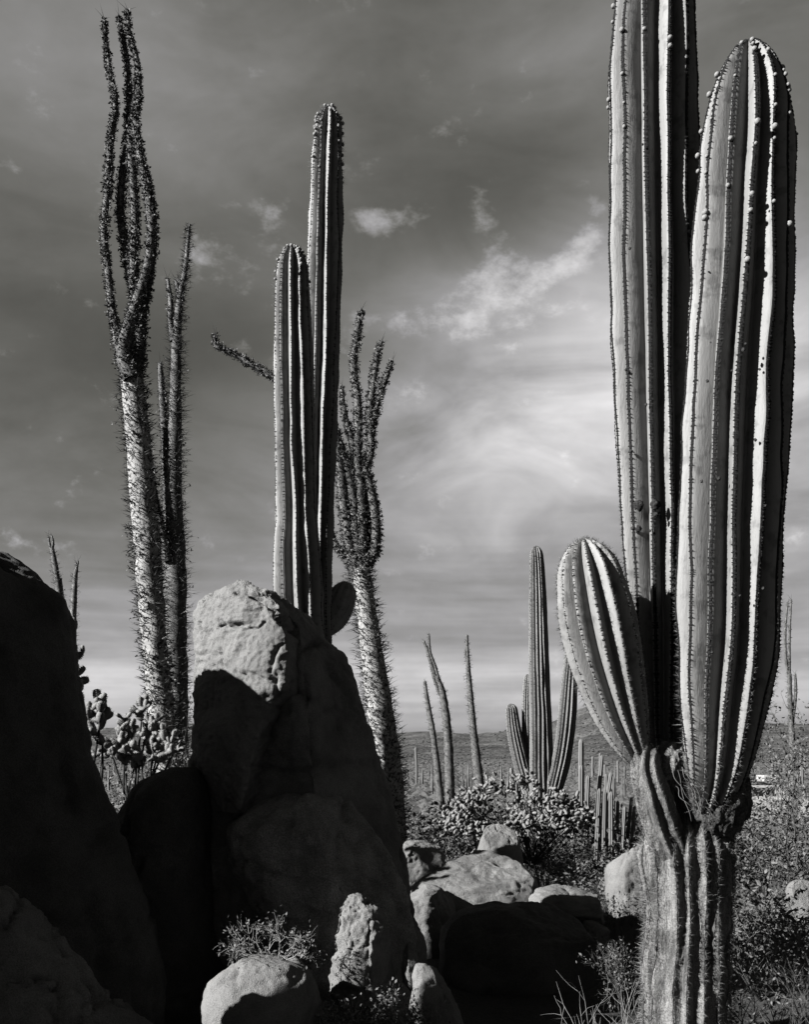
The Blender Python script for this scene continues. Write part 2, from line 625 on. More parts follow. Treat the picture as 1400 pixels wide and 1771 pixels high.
# ------------------------------------------------------------------ boulders
def grid_normals(V, rows, cols):
    G = V.reshape(rows, cols, 3)
    du = np.roll(G, -1, 1) - np.roll(G, 1, 1)
    dv = np.gradient(G, axis=0)
    N = np.cross(du, dv)
    N /= np.linalg.norm(N, axis=2, keepdims=True) + 1e-9
    return N.reshape(-1, 3)


def rock_noise(V, N, amp, freq, seed, crack=0.0):
    big = fbm(V * freq, 3, seed)
    mid = fbm(V * freq * 4.1, 4, seed + 11)
    rd = fbm(V * freq * 2.3 + 5, 3, seed + 23, .5, True)
    fine = fbm(V * freq * 13, 3, seed + 31)
    d = amp * (big * .60 + mid * .20 + fine * .13) - crack * np.clip(rd - .95, 0, 1) * amp * 1.2
    return V + N * d[:, None]


def loft_rock(name, d, rows, front, back, seed, label, mat='granite', ridge=0.0, k=0.0, amp=.05, freq=1.4, crack=.8, lean=0.0,
              nu=150, nv=120, group=None, grooves=()):
    """rows: (row px, left px, right px[, ridge px]); real depth front/back metres at full width"""
    R = np.asarray([(r[0], r[1], r[2], (r[3] if len(r) > 3 else np.nan)) for r in rows], float)
    wmax = (R[:, 2] - R[:, 1]).max()
    py = np.linspace(R[0, 0], R[-1, 0], nv)
    py = R[0, 0] + (R[-1, 0] - R[0, 0]) * np.linspace(0, 1, nv) ** 1.25
    xl, xr = np.interp(py, R[:, 0], R[:, 1]), np.interp(py, R[:, 0], R[:, 2])
    ker = np.array([1, 2, 3, 2, 1.]) / 9
    for _ in range(2):
        xl = np.convolve(np.pad(xl, 2, mode='edge'), ker, 'valid')
        xr = np.convolve(np.pad(xr, 2, mode='edge'), ker, 'valid')
    phi = np.linspace(0, 2 * np.pi, nu, endpoint=False)
    Vs = []
    for i in range(nv):
        cx, w = (xl[i] + xr[i]) / 2, (xr[i] - xl[i]) / 2
        sc_ = min(1.0, (2 * w / wmax)) ** .6
        t = -np.cos(phi)
        e = np.abs(np.sin(phi))
        if k and len(rows[0]) > 3:
            rp = np.interp(py[i], R[:, 0], R[:, 3])
            rho = np.clip((rp - cx) / max(w, 1), -.85, .85)
        else:
            rho = ridge
        tri = np.where(t < rho, (t + 1) / (rho + 1), (1 - t) / (1 - rho))
        prof = e * (1 - k) + tri * k
        dep = np.where(np.sin(phi) >= 0, -front * sc_ * prof, back * sc_ * e)
        z = EYE - (py[i] - HOR) * d / FPX
        yy = d + dep + lean * (z - 0.5)
        # width holds at the silhouette depth
        xx = (cx + w * t - 700) * d / FPX
        Vs.append(np.stack([xx, yy, np.full(nu, z)], 1))
    V = np.vstack(Vs)[::-1]
    V = V.reshape(nv, nu, 3)[:, ::-1].reshape(-1, 3)
    N = grid_normals(V, nv, nu)
    c = V.mean(0)
    if np.mean(np.sum(N * (V - c), 1)) < 0:
        N = -N
    V2 = rock_noise(V, N, amp, freq, seed, crack)
    for pts, wpx, dep_ in grooves:
        gx = 700 + V2[:, 0] * FPX / d + fbm(V2 * 14, 2, seed + 61) * 7
        gy = HOR - (V2[:, 2] - EYE) * FPX / d + fbm(V2 * 14, 2, seed + 67) * 7
        best = np.full(len(V2), 1e9)
        for (ax, ay), (bx_, by_) in zip(pts[:-1], pts[1:]):
            t = np.clip(((gx - ax) * (bx_ - ax) + (gy - ay) * (by_ - ay)) / ((bx_ - ax) ** 2 + (by_ - ay) ** 2), 0, 1)
            best = np.minimum(best, np.hypot(gx - ax - t * (bx_ - ax), gy - ay - t * (by_ - ay)))
        V2 = V2 - N * (dep_ * np.exp(-(best / wpx) ** 2) * (V2[:, 1] < d))[:, None]
    top = V2[-nu:].mean(0) + np.array([0, 0, .006])
    V2 = np.vstack([V2, top])
    Q = ring_quads(nv, nu)
    kk = np.arange(nu)
    b0 = (nv - 1) * nu
    T = np.stack([b0 + kk, b0 + (kk + 1) % nu, np.full(nu, nv * nu)], 1)
    if np.mean(np.sum(N * (V - c), 1)) > 0:
        pass
    base = np.array([c[0], c[1], V2[:, 2].min()])
    me = make_mesh(name, V2 - base, Q, T, mats=(M[mat],))
    fix_normals(me)
    return tag(obj(name, me, loc=base), label, 'boulder', group)


def fix_normals(me):
    import bmesh
    bm = bmesh.new()
    bm.from_mesh(me)
    bmesh.ops.recalc_face_normals(bm, faces=bm.faces)
    bm.to_mesh(me)
    bm.free()


def blob_rock(name, px, py, d, rw, rd, rh, seed, label, mat='granite', sq=2.4, amp=.05, freq=2.0, crack=.6, rz=0., tilt=0., group=None, nu=120, nv=80, cuts=6):
    """superellipsoid boulder: (px, py) is the middle of its top edge, rw/rd/rh half sizes in metres"""
    top = P(px, py, d)
    c = top - np.array([0, 0, rh])
    phi = np.linspace(0, 2 * np.pi, nu, endpoint=False)
    th = np.linspace(-np.pi / 2 * .98, np.pi / 2 * .98, nv)
    T_, F_ = np.meshgrid(th, phi, indexing='ij')

    def sp(a, p):
        return np.sign(a) * np.abs(a) ** (2.0 / p)
    x = sp(np.cos(T_), sq) * sp(np.cos(F_), sq) * rw
    y = sp(np.cos(T_), sq) * sp(np.sin(F_), sq) * rd
    z = sp(np.sin(T_), sq) * rh
    ct, st = math.cos(tilt), math.sin(tilt)
    x, z = x * ct - z * st, x * st + z * ct
    cz, sz = math.cos(rz), math.sin(rz)
    x, y = x * cz - y * sz, x * sz + y * cz
    V = np.stack([x, y, z], -1).reshape(-1, 3)
    rg = np.random.default_rng(seed * 7 + 1)
    for _ in range(cuts):
        nn = rg.normal(size=3) * np.array([1 / rw, 1 / rd, .7 / rh])
        nn[2] = abs(nn[2]) * (1 if rg.random() < .7 else -1)
        nn /= np.linalg.norm(nn)
        dt = V @ nn
        hh = dt.max() * (.62 + .26 * rg.random())
        over = np.maximum(dt - hh, 0)
        V = V - nn * (over * .9)[:, None]
    V[:, 2] += rh - V[:, 2].max()
    V = V + c
    N = grid_normals(V, nv, nu)
    if np.mean(np.sum(N * (V - c), 1)) < 0:
        N = -N
    V = rock_noise(V, N, amp, freq, seed, crack)
    V = np.vstack([V, V[:nu].mean(0), V[-nu:].mean(0)])
    Q = ring_quads(nv, nu)
    k = np.arange(nu)
    b0 = (nv - 1) * nu
    T = np.vstack([np.stack([(k + 1) % nu, k, np.full(nu, nv * nu)], 1), np.stack([b0 + k, b0 + (k + 1) % nu, np.full(nu, nv * nu + 1)], 1)])
    base = np.array([c[0], c[1], V[:, 2].min()])
    me = make_mesh(name, V - base, Q, T, mats=(M[mat],))
    fix_normals(me)
    return tag(obj(name, me, loc=base), label, 'boulder', group)


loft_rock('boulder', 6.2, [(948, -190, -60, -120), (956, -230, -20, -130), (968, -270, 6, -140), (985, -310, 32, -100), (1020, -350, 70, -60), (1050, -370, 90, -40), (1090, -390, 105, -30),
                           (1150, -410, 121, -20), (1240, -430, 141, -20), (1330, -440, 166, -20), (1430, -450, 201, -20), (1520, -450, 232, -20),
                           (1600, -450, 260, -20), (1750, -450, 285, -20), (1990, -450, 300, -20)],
          .86, .9, 3, 'huge shaded boulder filling the left edge of the picture', 'granite_shaded', k=.75, amp=.09, freq=.9, nu=200, nv=200)
loft_rock('boulder', 7.45, [(1030, 360, 470, 440), (1045, 348, 505, 470), (1068, 343, 535, 505), (1095, 340, 562, 530), (1125, 338, 592, 535), (1160, 336, 612, 540), (1230, 334, 640, 548), (1330, 330, 672, 556), (1400, 330, 689, 560),
                            (1460, 330, 697, 560), (1560, 332, 712, 570), (1620, 336, 732, 580), (1720, 340, 750, 590), (1900, 340, 765, 590)],
          .75, .55, 8, 'tall dark boulder standing below the two-stemmed cactus', 'granite', k=.72, amp=.07, freq=1.5, crack=.5, nu=240, nv=220,
          grooves=[([(505, 1207), (545, 1212)], 5, .06), ([(548, 1120), (540, 1180), (552, 1260), (560, 1330)], 6, .05), ([(340, 1330), (430, 1318), (520, 1340), (640, 1320)], 8, .03)])
loft_rock('boulder', 7.30, [(1019, 402, 434, 425), (1022, 390, 456, 440), (1028, 368, 478, 466), (1040, 348, 498, 486), (1064, 341, 521, 502), (1100, 338, 532, 508), (1150, 337, 537, 512),
                            (1190, 337, 538, 508), (1204, 337, 534, 500), (1216, 338, 516, 490), (1260, 340, 505, 470), (1330, 345, 490, 450), (1400, 360, 470, 430)],
          .66, .45, 17, 'sunlit cracked granite block on top of the tall dark boulder', 'granite_pale', k=.6, amp=.055, freq=2.4, crack=.35, nu=300, nv=240,
          grooves=[([(398, 1096), (430, 1092), (472, 1100)], 3, .03), ([(455, 1050), (480, 1062), (500, 1090), (545, 1120)], 5, .05), ([(425, 1038), (470, 1046), (505, 1050)], 4, .03),
                   ([(350, 1085), (361, 1098), (362, 1112)], 2.5, .03), ([(400, 1135), (404, 1160)], 2.5, .02), ([(500, 1130), (490, 1170), (500, 1210)], 5, .03), ([(345, 1042), (372, 1036), (380, 1026)], 3, .02), ([(432, 1170), (470, 1185), (520, 1190)], 4, .02)])
loft_rock('boulder', 6.95, [(1372, 495, 555, 530), (1384, 462, 600, 545), (1430, 396, 640, 560), (1500, 402, 676, 590), (1560, 432, 698, 620), (1650, 470, 715, 640), (1750, 490, 730, 650), (1880, 500, 740, 650)],
          .55, .4, 27, 'dim rounded boulder leaning on the front of the tall boulder', 'granite_rough_bounce', k=.45, amp=.06, freq=1.7)
loft_rock('boulder', 7.2, [(1332, 300, 335), (1340, 280, 350), (1352, 258, 356), (1375, 236, 362), (1410, 216, 366), (1440, 205, 370), (1500, 198, 374), (1600, 190, 380), (1850, 180, 400)],
          .5, .5, 31, 'black shaded boulder in the gap under the tall spiny tree', 'granite_shaded', amp=.05)
blob_rock('boulder', 728, 1454, 9.75, .27, .3, .26, 41, 'sunlit notched boulder casting a black shadow on the dome beside it', 'granite_pale', 2.6, .05, 3, rz=.3)
blob_rock('boulder', 825, 1480, 9.45, .60, .6, .55, 43, 'wide domed boulder with cracks behind the flat shaded slab', 'granite', 2.2, .05, 2.6, .3, tilt=-.12)
blob_rock('boulder', 738, 1530, 8.85, .30, .35, .5, 47, 'pale smooth boulder low against the edge of the tall dark boulder', 'granite_pale', 2.5, .04, 2.4)
blob_rock('boulder', 985, 1537, 9.2, .34, .3, .18, 51, 'long pale loaf-shaped boulder between the slab and the standing stone', 'granite_pale', 3.0, .035, 3, tilt=-.06)
blob_rock('boulder', 1100, 1462, 9.9, .25, .3, .6, 53, 'white upright stone touching the trunk of the biggest cactus', 'granite_pale', 2.3, .03, 2.4, tilt=.12)
blob_rock('boulder', 892, 1566, 8.2, .56, .6, .4, 57, 'broad flat slab black in shade with one bright rim', 'granite_shaded', 3.2, .04, 1.8)
blob_rock('boulder', 1028, 1590, 8.9, .12, .16, .12, 58, 'small bright stone at the end of the flat shaded slab', 'granite_pale', 2.4, .02, 4)
blob_rock('boulder', 862, 1424, 11.6, .27, .3, .55, 61, 'pale rounded stone under the bushy jointed cactus', 'granite_pale', 2.5, .03, 3, cuts=2)
blob_rock('boulder', 458, 1650, 5.82, .31, .32, .30, 63, 'boulder with a sunlit cap crossed by twig shadows', 'granite_pale', 2.3, .04, 2.2, cuts=1)
blob_rock('boulder', 757, 1668, 6.1, .14, .2, .35, 67, 'pale wedge stone at the foot of the tall boulder', 'granite_pale', 2.0, .04, 3, tilt=.35)
blob_rock('boulder', 709, 1628, 6.3, .045, .08, .16, 69, 'narrow upright sliver of stone beside the pale wedge', 'granite', 2.0, .02, 5, nu=48, nv=32)
loft_rock('boulder', 4.9, [(1533, -60, 12), (1550, -90, 45), (1575, -110, 75), (1620, -140, 118), (1680, -160, 168), (1740, -180, 232), (1790, -200, 285), (1900, -220, 330), (2040, -230, 340)],
          .5, .28, 71, 'sloping dark boulder with a bright broken ridge in the bottom corner', 'granite', amp=.07, freq=2.2, crack=1.0)
blob_rock('boulder', 48, 1688, 4.7, .16, .2, .2, 73, 'small rough stone with sunlit edges in the bottom corner', 'granite_pale', 2.6, .05, 4, 1.0)
blob_rock('boulder', 1385, 1520, 7.2, .10, .12, .14, 77, 'small pale stone among twigs at the far right edge', 'granite_pale', 2.4, .02, 4, nu=60, nv=40)
blob_rock('boulder', 628, 1546, 6.28, .17, .17, .42, 79, 'sunlit wedge of granite low on the rounded boulder', 'granite_pale', 2.4, .06, 3.4, tilt=.10)

loft_rock('boulder', 4.2, [(-330, -620, -420), (-250, -700, -380), (-50, -760, -330), (300, -800, -300), (800, -820, -270), (1300, -840, -240), (1700, -860, -200), (2080, -860, -190)],  # added out of view, sized to throw shade over the foreground
          .55, .22, 83, 'unseen boulder added beyond the left frame edge to shade the foreground', 'granite_shaded', amp=.08, freq=1.0, nu=90, nv=90)


# ------------------------------------------------------------------ columnar cacti
US = np.array([-1, -.82, -.6, -.36, -.17, -.07, .07, .17, .36, .6, .82])


def rib_profile(u, sharp):
    a = np.abs(u)
    c = .09
    t = np.clip((a - c) / (1 - c), 0, 1)
    return np.where(a < c, 0.02 * (a / c) ** 2, .02 + .98 * (t ** sharp * .75 + .25 * t * t * (3 - 2 * t)))


def stem_geom(keys, nribs, depth, step, dome, seed, wob=.05, crest_noise=.03, sharp=.9, flare=0.0, phase=0.0, twist=0.0):
    def spacing(L):
        nd = 16
        body = np.linspace(0, L - dome, max(4, int((L - dome) / step)))
        k = np.sin(np.linspace(0, np.pi / 2, nd + 1))[1:]
        return np.concatenate([body, L - dome + dome * k])
    R, s = resample(keys, spacing=spacing)
    C, r = R[:, :3], R[:, 3].copy()
    L = s[-1]
    t = np.clip((s - (L - dome)) / dome, 0, 1)
    r = r * np.maximum(np.sqrt(np.maximum(1 - t ** 2, 0)), .04)
    T, N, B = frames(C)
    rows = len(s)
    i = np.arange(nribs)
    ph = np.stack([np.repeat(s, nribs) * 1.1, np.tile(i * 3.7, rows), np.full(rows * nribs, seed * 1.3)], 1)
    ang = (2 * np.pi * i / nribs + phase)[None] + wob * fbm(ph, 3, seed).reshape(rows, nribs) * 2 * np.pi / nribs * 2 + (twist * s)[:, None]
    nx = np.roll(ang, -1, 1)
    nx[:, -1] += 2 * np.pi
    pv = np.roll(ang, 1, 1)
    pv[:, 0] -= 2 * np.pi
    ph2 = ph * np.array([3.2, 1, 1]) + 9
    cn = 1 + crest_noise * fbm(ph2, 3, seed + 5).reshape(rows, nribs)
    # a little swelling and pinching of the whole stem
    sw = 1 + .02 * fbm(np.stack([s * 1.3, s * 0 + seed, s * 0], 1), 2, seed + 8)
    u = US
    A = np.where(u[None, None] < 0, ang[..., None] + u * (ang - pv)[..., None] / 2, ang[..., None] + u * (nx - ang)[..., None] / 2)
    rel = (1 - depth * rib_profile(u, sharp))[None, None] * np.where(np.abs(u) < .75, cn[..., None], 1.0)
    RR = (r * sw)[:, None, None] * rel
    V = C[:, None, None] + RR[..., None] * (np.cos(A)[..., None] * N[:, None, None] + np.sin(A)[..., None] * B[:, None, None])
    cols = nribs * len(u)
    V = V.reshape(-1, 3)
    crestR = (r * sw)[:, None] * cn
    out = np.cos(ang)[..., None] * N[:, None] + np.sin(ang)[..., None] * B[:, None]
    # lean the outward direction over the dome
    slope = np.gradient(r, s + 1e-9)
    out = out - T[:, None] * np.clip(slope, -4, 1)[:, None, None] * .8
    out /= np.linalg.norm(out, axis=2, keepdims=True)
    crest = C[:, None] + crestR[..., None] * (np.cos(ang)[..., None] * N[:, None] + np.sin(ang)[..., None] * B[:, None])
    Q = ring_quads(rows, cols)
    V = np.vstack([V, C[-1] + T[-1] * .002])
    b0 = (rows - 1) * cols
    kk = np.arange(cols)
    Tr = np.stack([b0 + kk, b0 + (kk + 1) % cols, np.full(cols, rows * cols)], 1)
    return V, Q, Tr, dict(s=s, crest=crest, out=out, L=L, T=T, C=C, n=nribs)


def crest_points(g, step, seed, jitter=.42):
    """points along every rib crest: position, outward, along, relative height 0..1"""
    rng = np.random.default_rng(seed)
    O, D, A, H, RI = [], [], [], [], []
    for i in range(g['n']):
        c, o = g['crest'][:, i], g['out'][:, i]
        ss = np.concatenate([[0], np.cumsum(np.linalg.norm(np.diff(c, axis=0), axis=1))])
        q = np.arange(step * rng.random(), ss[-1] - step * .2, step)
        q = q + rng.normal(size=len(q)) * step * jitter
        O.append(np.stack([np.interp(q, ss, c[:, k]) for k in range(3)], 1))
        D.append(np.stack([np.interp(q, ss, o[:, k]) for k in range(3)], 1))
        tt = np.gradient(c, axis=0)
        tt /= np.linalg.norm(tt, axis=1, keepdims=True) + 1e-9
        A.append(np.stack([np.interp(q, ss, tt[:, k]) for k in range(3)], 1))
        H.append(q / ss[-1])
        RI.append(np.full(len(q), i))
    D = np.concatenate(D)
    D /= np.linalg.norm(D, axis=1, keepdims=True) + 1e-9
    return np.concatenate(O), D, np.concatenate(A), np.concatenate(H), np.concatenate(RI)


def areole_mesh(g, step, size, seed, tall=.6):
    mb = MB()
    O, D, A, H, _ = crest_points(g, step, seed)
    rng = np.random.default_rng(seed)
    A = A - D * np.sum(A * D, 1, keepdims=True)
    A /= np.linalg.norm(A, axis=1, keepdims=True) + 1e-9
    X = np.cross(A, D)
    k = (.75 + .5 * rng.random(len(O))) * size
    Mx = np.stack([X * k[:, None], A * (k * tall)[:, None], D * (k * .38)[:, None]], -1)
    mb.many(BUMP_V, BUMP_T, Mx, O - D * size * .15)
    return mb


def spine_mesh(g, step, per, len_fn, rad, seed, spread=.9):
    mb = MB()
    O, D, A, H, _ = crest_points(g, step, seed)
    rng = np.random.default_rng(seed + 1)
    for k in range(per):
        dirs = D + rng.normal(size=D.shape) * spread
        dirs += D * .35
        dirs /= np.linalg.norm(dirs, axis=1, keepdims=True)
        L = len_fn(H) * (.6 + .7 * rng.random(len(H)))
        ok = L > .002
        spines(mb, O[ok], dirs[ok], L[ok], rad, rng)
    return mb


def crest_slots(nq, cols_):
    """material slots: the woolly brown band along each rib crest"""
    return np.isin(np.arange(nq) % len(US), cols_).astype(np.int32)


def px_keys(rows, base):
    """rows (px, py, depth, radius px) bottom first -> local path keys"""
    return [tuple(P(a, b_, d) - base) + (r * d / FPX,) for a, b_, d, r in rows]


BUD_ME = None


def bud_mesh():
    V, Q = [], []
    prof = [(.0, -.9), (.45, -.8), (.55, -.3), (.8, .0), (1.0, .5), (.9, .95), (.55, 1.25), (.12, 1.4)]
    k = 9
    for r_, z in prof:
        for j in range(k):
            a = 2 * math.pi * j / k
            V.append((r_ * math.cos(a), r_ * math.sin(a), z))
    return make_mesh('bud', np.array(V), ring_quads(len(prof), k), mats=(M['bud'],))


def build_near_cactus():
    global BUD_ME
    BUD_ME = bud_mesh()
    bx, by = (1195 - 700) * 4.5 / FPX, 4.5
    base = np.array([bx, by, gz(bx, by) - .05])
    root = thing('giant_cactus', base, 'huge ribbed cactus with two tall stems and a bulging arm on a gnarled trunk', 'cactus', None)
    rng = np.random.default_rng(4)
    stems = {
        'A': dict(rows=[(1165, 1360, 4.62, 34), (1150, 1290, 4.68, 48), (1146, 1150, 4.70, 56), (1143, 1000, 4.70, 61), (1141, 850, 4.70, 69), (1137, 650, 4.70, 77),
                        (1133, 400, 4.70, 80), (1130, 150, 4.70, 76), (1133, 0, 4.70, 70), (1136, -170, 4.7, 62)], n=12, dome=.24, ph=.105, seed=2),
        'B': dict(rows=[(1225, 1400, 4.38, 30), (1240, 1345, 4.34, 50), (1247, 1280, 4.32, 66), (1252, 1200, 4.32, 77), (1260, 1100, 4.32, 85), (1265, 900, 4.32, 89),
                        (1272, 700, 4.32, 90), (1283, 500, 4.32, 87), (1292, 300, 4.32, 82), (1297, 170, 4.32, 74), (1296, 73, 4.32, 66)], n=13, dome=.34, ph=.176, seed=6),
    }
    for kk, sd in stems.items():
        V, Q, Tr, g = stem_geom(px_keys(sd['rows'], base), sd['n'], .42, .028, sd['dome'], sd['seed'], wob=.085, crest_noise=.05, phase=sd['ph'], sharp=1.4)
        stem = obj('stem', make_mesh('stem', V, Q, Tr, mats=(M['skin'], M['areole']), quad_mat=crest_slots(len(Q), (4, 5, 6))), root)
        obj('areoles', areole_mesh(g, .0105, .0118, sd['seed'], .5).mesh('areoles', M['areole']), stem, kind='stuff')
        f = lambda h: .0045 + .030 * np.clip(.42 - h, 0, 1) * 2.2
        obj('spines', spine_mesh(g, .016, 4, f, .0007, sd['seed'] + 3).mesh('spines', M['spine_dark']), stem, kind='stuff')
        f2 = lambda h: np.where(h < .30, .050 * (1 - h / .34), 0)
        obj('spines', spine_mesh(g, .028, 2, f2, .0008, sd['seed'] + 5, .7).mesh('spines', M['spine']), stem, kind='stuff')
        # flower buds near the tops
        O, D, A, H, RI = crest_points(g, .02, sd['seed'] + 9)
        lo = .60 if kk == 'B' else .62
        w = np.clip((H - lo) / .3, 0, 1) * (H < .985)
        face = D[:, 1] < .45
        p = w * face * (.15 if kk == 'B' else .07)
        for j in np.nonzero(rng.random(len(O)) < p)[0]:
            s_ = .0058 + .0075 * rng.random()
            dirv = Vector((D[j] + np.array([0, 0, .35]) + rng.normal(size=3) * .15))
            o = obj('bud', BUD_ME, stem, O[j])
            o.rotation_euler = dirv.to_track_quat('Z', 'Y').to_euler()
            o.scale = (s_, s_, s_)
        spots_ = [(rng.uniform(1210, 1335), rng.uniform(330, 1180), rng.uniform(.003, .008)) for _ in range(16)]
        if spots_:
            for px, py, r in spots_ if kk == 'B' else ((1090, 430, .006), (1083, 640, .005), (1118, 700, .006), (1092, 780, .007), (1112, 250, .005), (1106, 874, .020), (1134, 872, .019), (1135, 890, .010), (1105, 914, .012), (1095, 914, .008), (1125, 918, .005), (1141, 888, .006)):
                # put the scars on the surface nearest the camera
                tgt = P(px, py, 4.5) - base
                ax = np.array([[P(px, py, dd) - base for dd in np.linspace(4.05, 4.75, 110)]])[0]
                dist = np.array([np.min(np.sum((V[:-1] - a) ** 2, 1)) for a in ax])
                c = ax[np.argmax(dist < .0005)] if (dist < .0005).any() else ax[np.argmin(dist)]
                sv = scar_geom(r, int(px + py))
                obj('scar', make_mesh('scar', sv[0], sv[1], sv[2], mats=(M['scar'],)), stem, c)
    rows = [(1130, 1345, 4.44, 12), (1113, 1318, 4.41, 20), (1098, 1292, 4.40, 30), (1079, 1245, 4.40, 45), (1061, 1185, 4.40, 57), (1045, 1122, 4.40, 65), (1032, 1060, 4.40, 65),
            (1021, 1000, 4.40, 57), (1013, 955, 4.40, 50), (1010, 932, 4.40, 46)]
    V, Q, Tr, g = stem_geom(px_keys(rows, base), 13, .34, .02, .15, 12, wob=.05, crest_noise=.03, phase=.2, sharp=1.3)
    arm = obj('arm', make_mesh('arm', V, Q, Tr, mats=(M['skin'],)), root, label='short bulging arm tapering to a thin foot')
    obj('areoles', areole_mesh(g, .016, .0062, 12).mesh('areoles', M['areole']), arm, kind='stuff')
    obj('spines', spine_mesh(g, .016, 4, lambda h: .016 + .018 * (1 - h), .0008, 14).mesh('spines', M['spine_dark']), arm, kind='stuff')
    obj('spines', spine_mesh(g, .02, 2, lambda h: np.where(h > .8, .016, .012), .0008, 15).mesh('spines', M['spine']), arm, kind='stuff')
    # gnarled trunk: ribs thick and irregular, pinched where old growth stopped
    rows = [(1190, 2010, 4.5, 82), (1190, 1900, 4.5, 79), (1190, 1771, 4.5, 75), (1190, 1660, 4.5, 74), (1192, 1590, 4.5, 72), (1190, 1530, 4.5, 76), (1188, 1490, 4.5, 80), (1188, 1474, 4.5, 79),
            (1196, 1464, 4.53, 66), (1208, 1440, 4.55, 62), (1214, 1400, 4.56, 66), (1206, 1350, 4.58, 66), (1196, 1310, 4.58, 60), (1190, 1275, 4.58, 40)]
    V, Q, Tr, g = stem_geom(px_keys(rows, base), 17, .16, .010, .05, 21, wob=.17, crest_noise=.07, sharp=.8, phase=.3, twist=.12)
    nv = fbm(V * 9, 4, 50) * .010 + fbm(V * 34, 3, 54) * .004
    cen = np.array([0, 0, 0.])
    radial = V * np.array([1, 1, 0])
    radial /= np.linalg.norm(radial, axis=1, keepdims=True) + 1e-6
    V = V + radial * nv[:, None]
    tr = obj('trunk', make_mesh('trunk', V, Q, Tr, mats=(M['bark'], M['areole']), quad_mat=crest_slots(len(Q), (5,))), root, label='gnarled woody trunk with bristling crooked ribs')
    obj('spines', spine_mesh(g, .0085, 7, lambda h: .022 + 0 * h, .0008, 22, 1.1).mesh('spines', M['spine_dark']), tr, kind='stuff')
    obj('spines', spine_mesh(g, .02, 3, lambda h: .040 + 0 * h, .0010, 23, .8).mesh('spines', M['spine']), tr, kind='stuff')
    # a half-dead old stem leaning up to the arm
    rows = [(1176, 1500, 4.44, 26), (1160, 1462, 4.41, 34), (1140, 1410, 4.38, 34), (1126, 1360, 4.36, 31), (1118, 1325, 4.36, 28), (1130, 1295, 4.4, 24)]
    V, Q, Tr, g = stem_geom(px_keys(rows, base), 8, .30, .012, .05, 25, wob=.2, crest_noise=.10, sharp=.8, phase=.5)
    V = V + fbm(V * 22, 3, 58)[:, None] * np.array([.004, .004, 0])
    old = obj('old_stem', make_mesh('old_stem', V, Q, Tr, mats=(M['bark'],)), root, label='pale half-dead old stem leaning up to the arm')
    obj('spines', spine_mesh(g, .011, 5, lambda h: .020 + 0 * h, .0008, 26, 1.0).mesh('spines', M['spine_dark']), old, kind='stuff')
    # burl, callus where the arm leaves
    for nm, px, py, d, rw, rd, rh, sd, lab in (('burl', 1240, 1378, 4.41, .125, .12, .16, 5, 'rough dark burl under the tall stem'),
                                               ('callus', 1160, 1322, 4.44, .075, .07, .10, 6, 'pale wrinkled callus where the arm joins'),
                                               ('callus', 1122, 1318, 4.45, .055, .06, .055, 8, None)):
        c = P(px, py, d) - base
        th, ph = np.meshgrid(np.linspace(-1.52, 1.52, 60), np.linspace(0, 2 * np.pi, 90, endpoint=False), indexing='ij')
        Vb = np.stack([np.cos(th) * np.cos(ph), np.cos(th) * np.sin(ph), np.sin(th)], -1).reshape(-1, 3)
        nb = Vb.copy()
        q = Vb * np.array([rw, rd, rh])
        disp = fbm(q * np.array([16, 16, 9]), 4, 60 + sd) * .022 + fbm(q * np.array([45, 45, 16]), 3, 66 + sd, .5, True) * .010
        Vb = q + nb * disp[:, None] + c
        Vb = np.vstack([Vb, Vb[:90].mean(0), Vb[-90:].mean(0)])
        k = np.arange(90)
        b0 = 59 * 90
        Tb = np.vstack([np.stack([(k + 1) % 90, k, np.full(90, 5400)], 1), np.stack([b0 + k, b0 + (k + 1) % 90, np.full(90, 5401)], 1)])
        obj(nm, make_mesh(nm, Vb, ring_quads(60, 90), Tb, mats=(M['burl' if nm == 'burl' else 'bark'],)), root, label=lab)
    # dry root-like strands over the burl
    mb = MB()
    for j in range(7):
        x0 = 1160 + rng.random() * 70
        y0 = 1320 + rng.random() * 40
        pts = [(x0, y0)]
        for q_ in range(5):
            pts.append((pts[-1][0] + 6 + rng.normal() * 5, pts[-1][1] + 14 + rng.normal() * 4))
        keys = [tuple(P(a, b_, 4.285 + .01 * math.sin(j + i * 1.3)) - base) + (.0016 * (1 - i * .12),) for i, (a, b_) in enumerate(pts)]
        V, Q, Tr, _ = tube(keys, 4, .012)
        mb.add(V, Q, Tr)
    obj('dry_strands', mb.mesh('dry_strands', M['dry']), root, kind='stuff')


def scar_geom(r, seed):
    th, ph = np.meshgrid(np.linspace(-1.5, 1.5, 12), np.linspace(0, 2 * np.pi, 16, endpoint=False), indexing='ij')
    V = np.stack([np.cos(th) * np.cos(ph), np.cos(th) * np.sin(ph), np.sin(th)], -1).reshape(-1, 3)
    V = V * (1 + .35 * fbm(V * 2.2, 3, seed))[:, None] * r * np.array([1, .7, 1.05])
    V = np.vstack([V, V[:16].mean(0), V[-16:].mean(0)])
    k = np.arange(16)
    T = np.vstack([np.stack([(k + 1) % 16, k, np.full(16, 192)], 1), np.stack([176 + k, 176 + (k + 1) % 16, np.full(16, 193)], 1)])
    return V, ring_quads(12, 16), T


build_near_cactus()


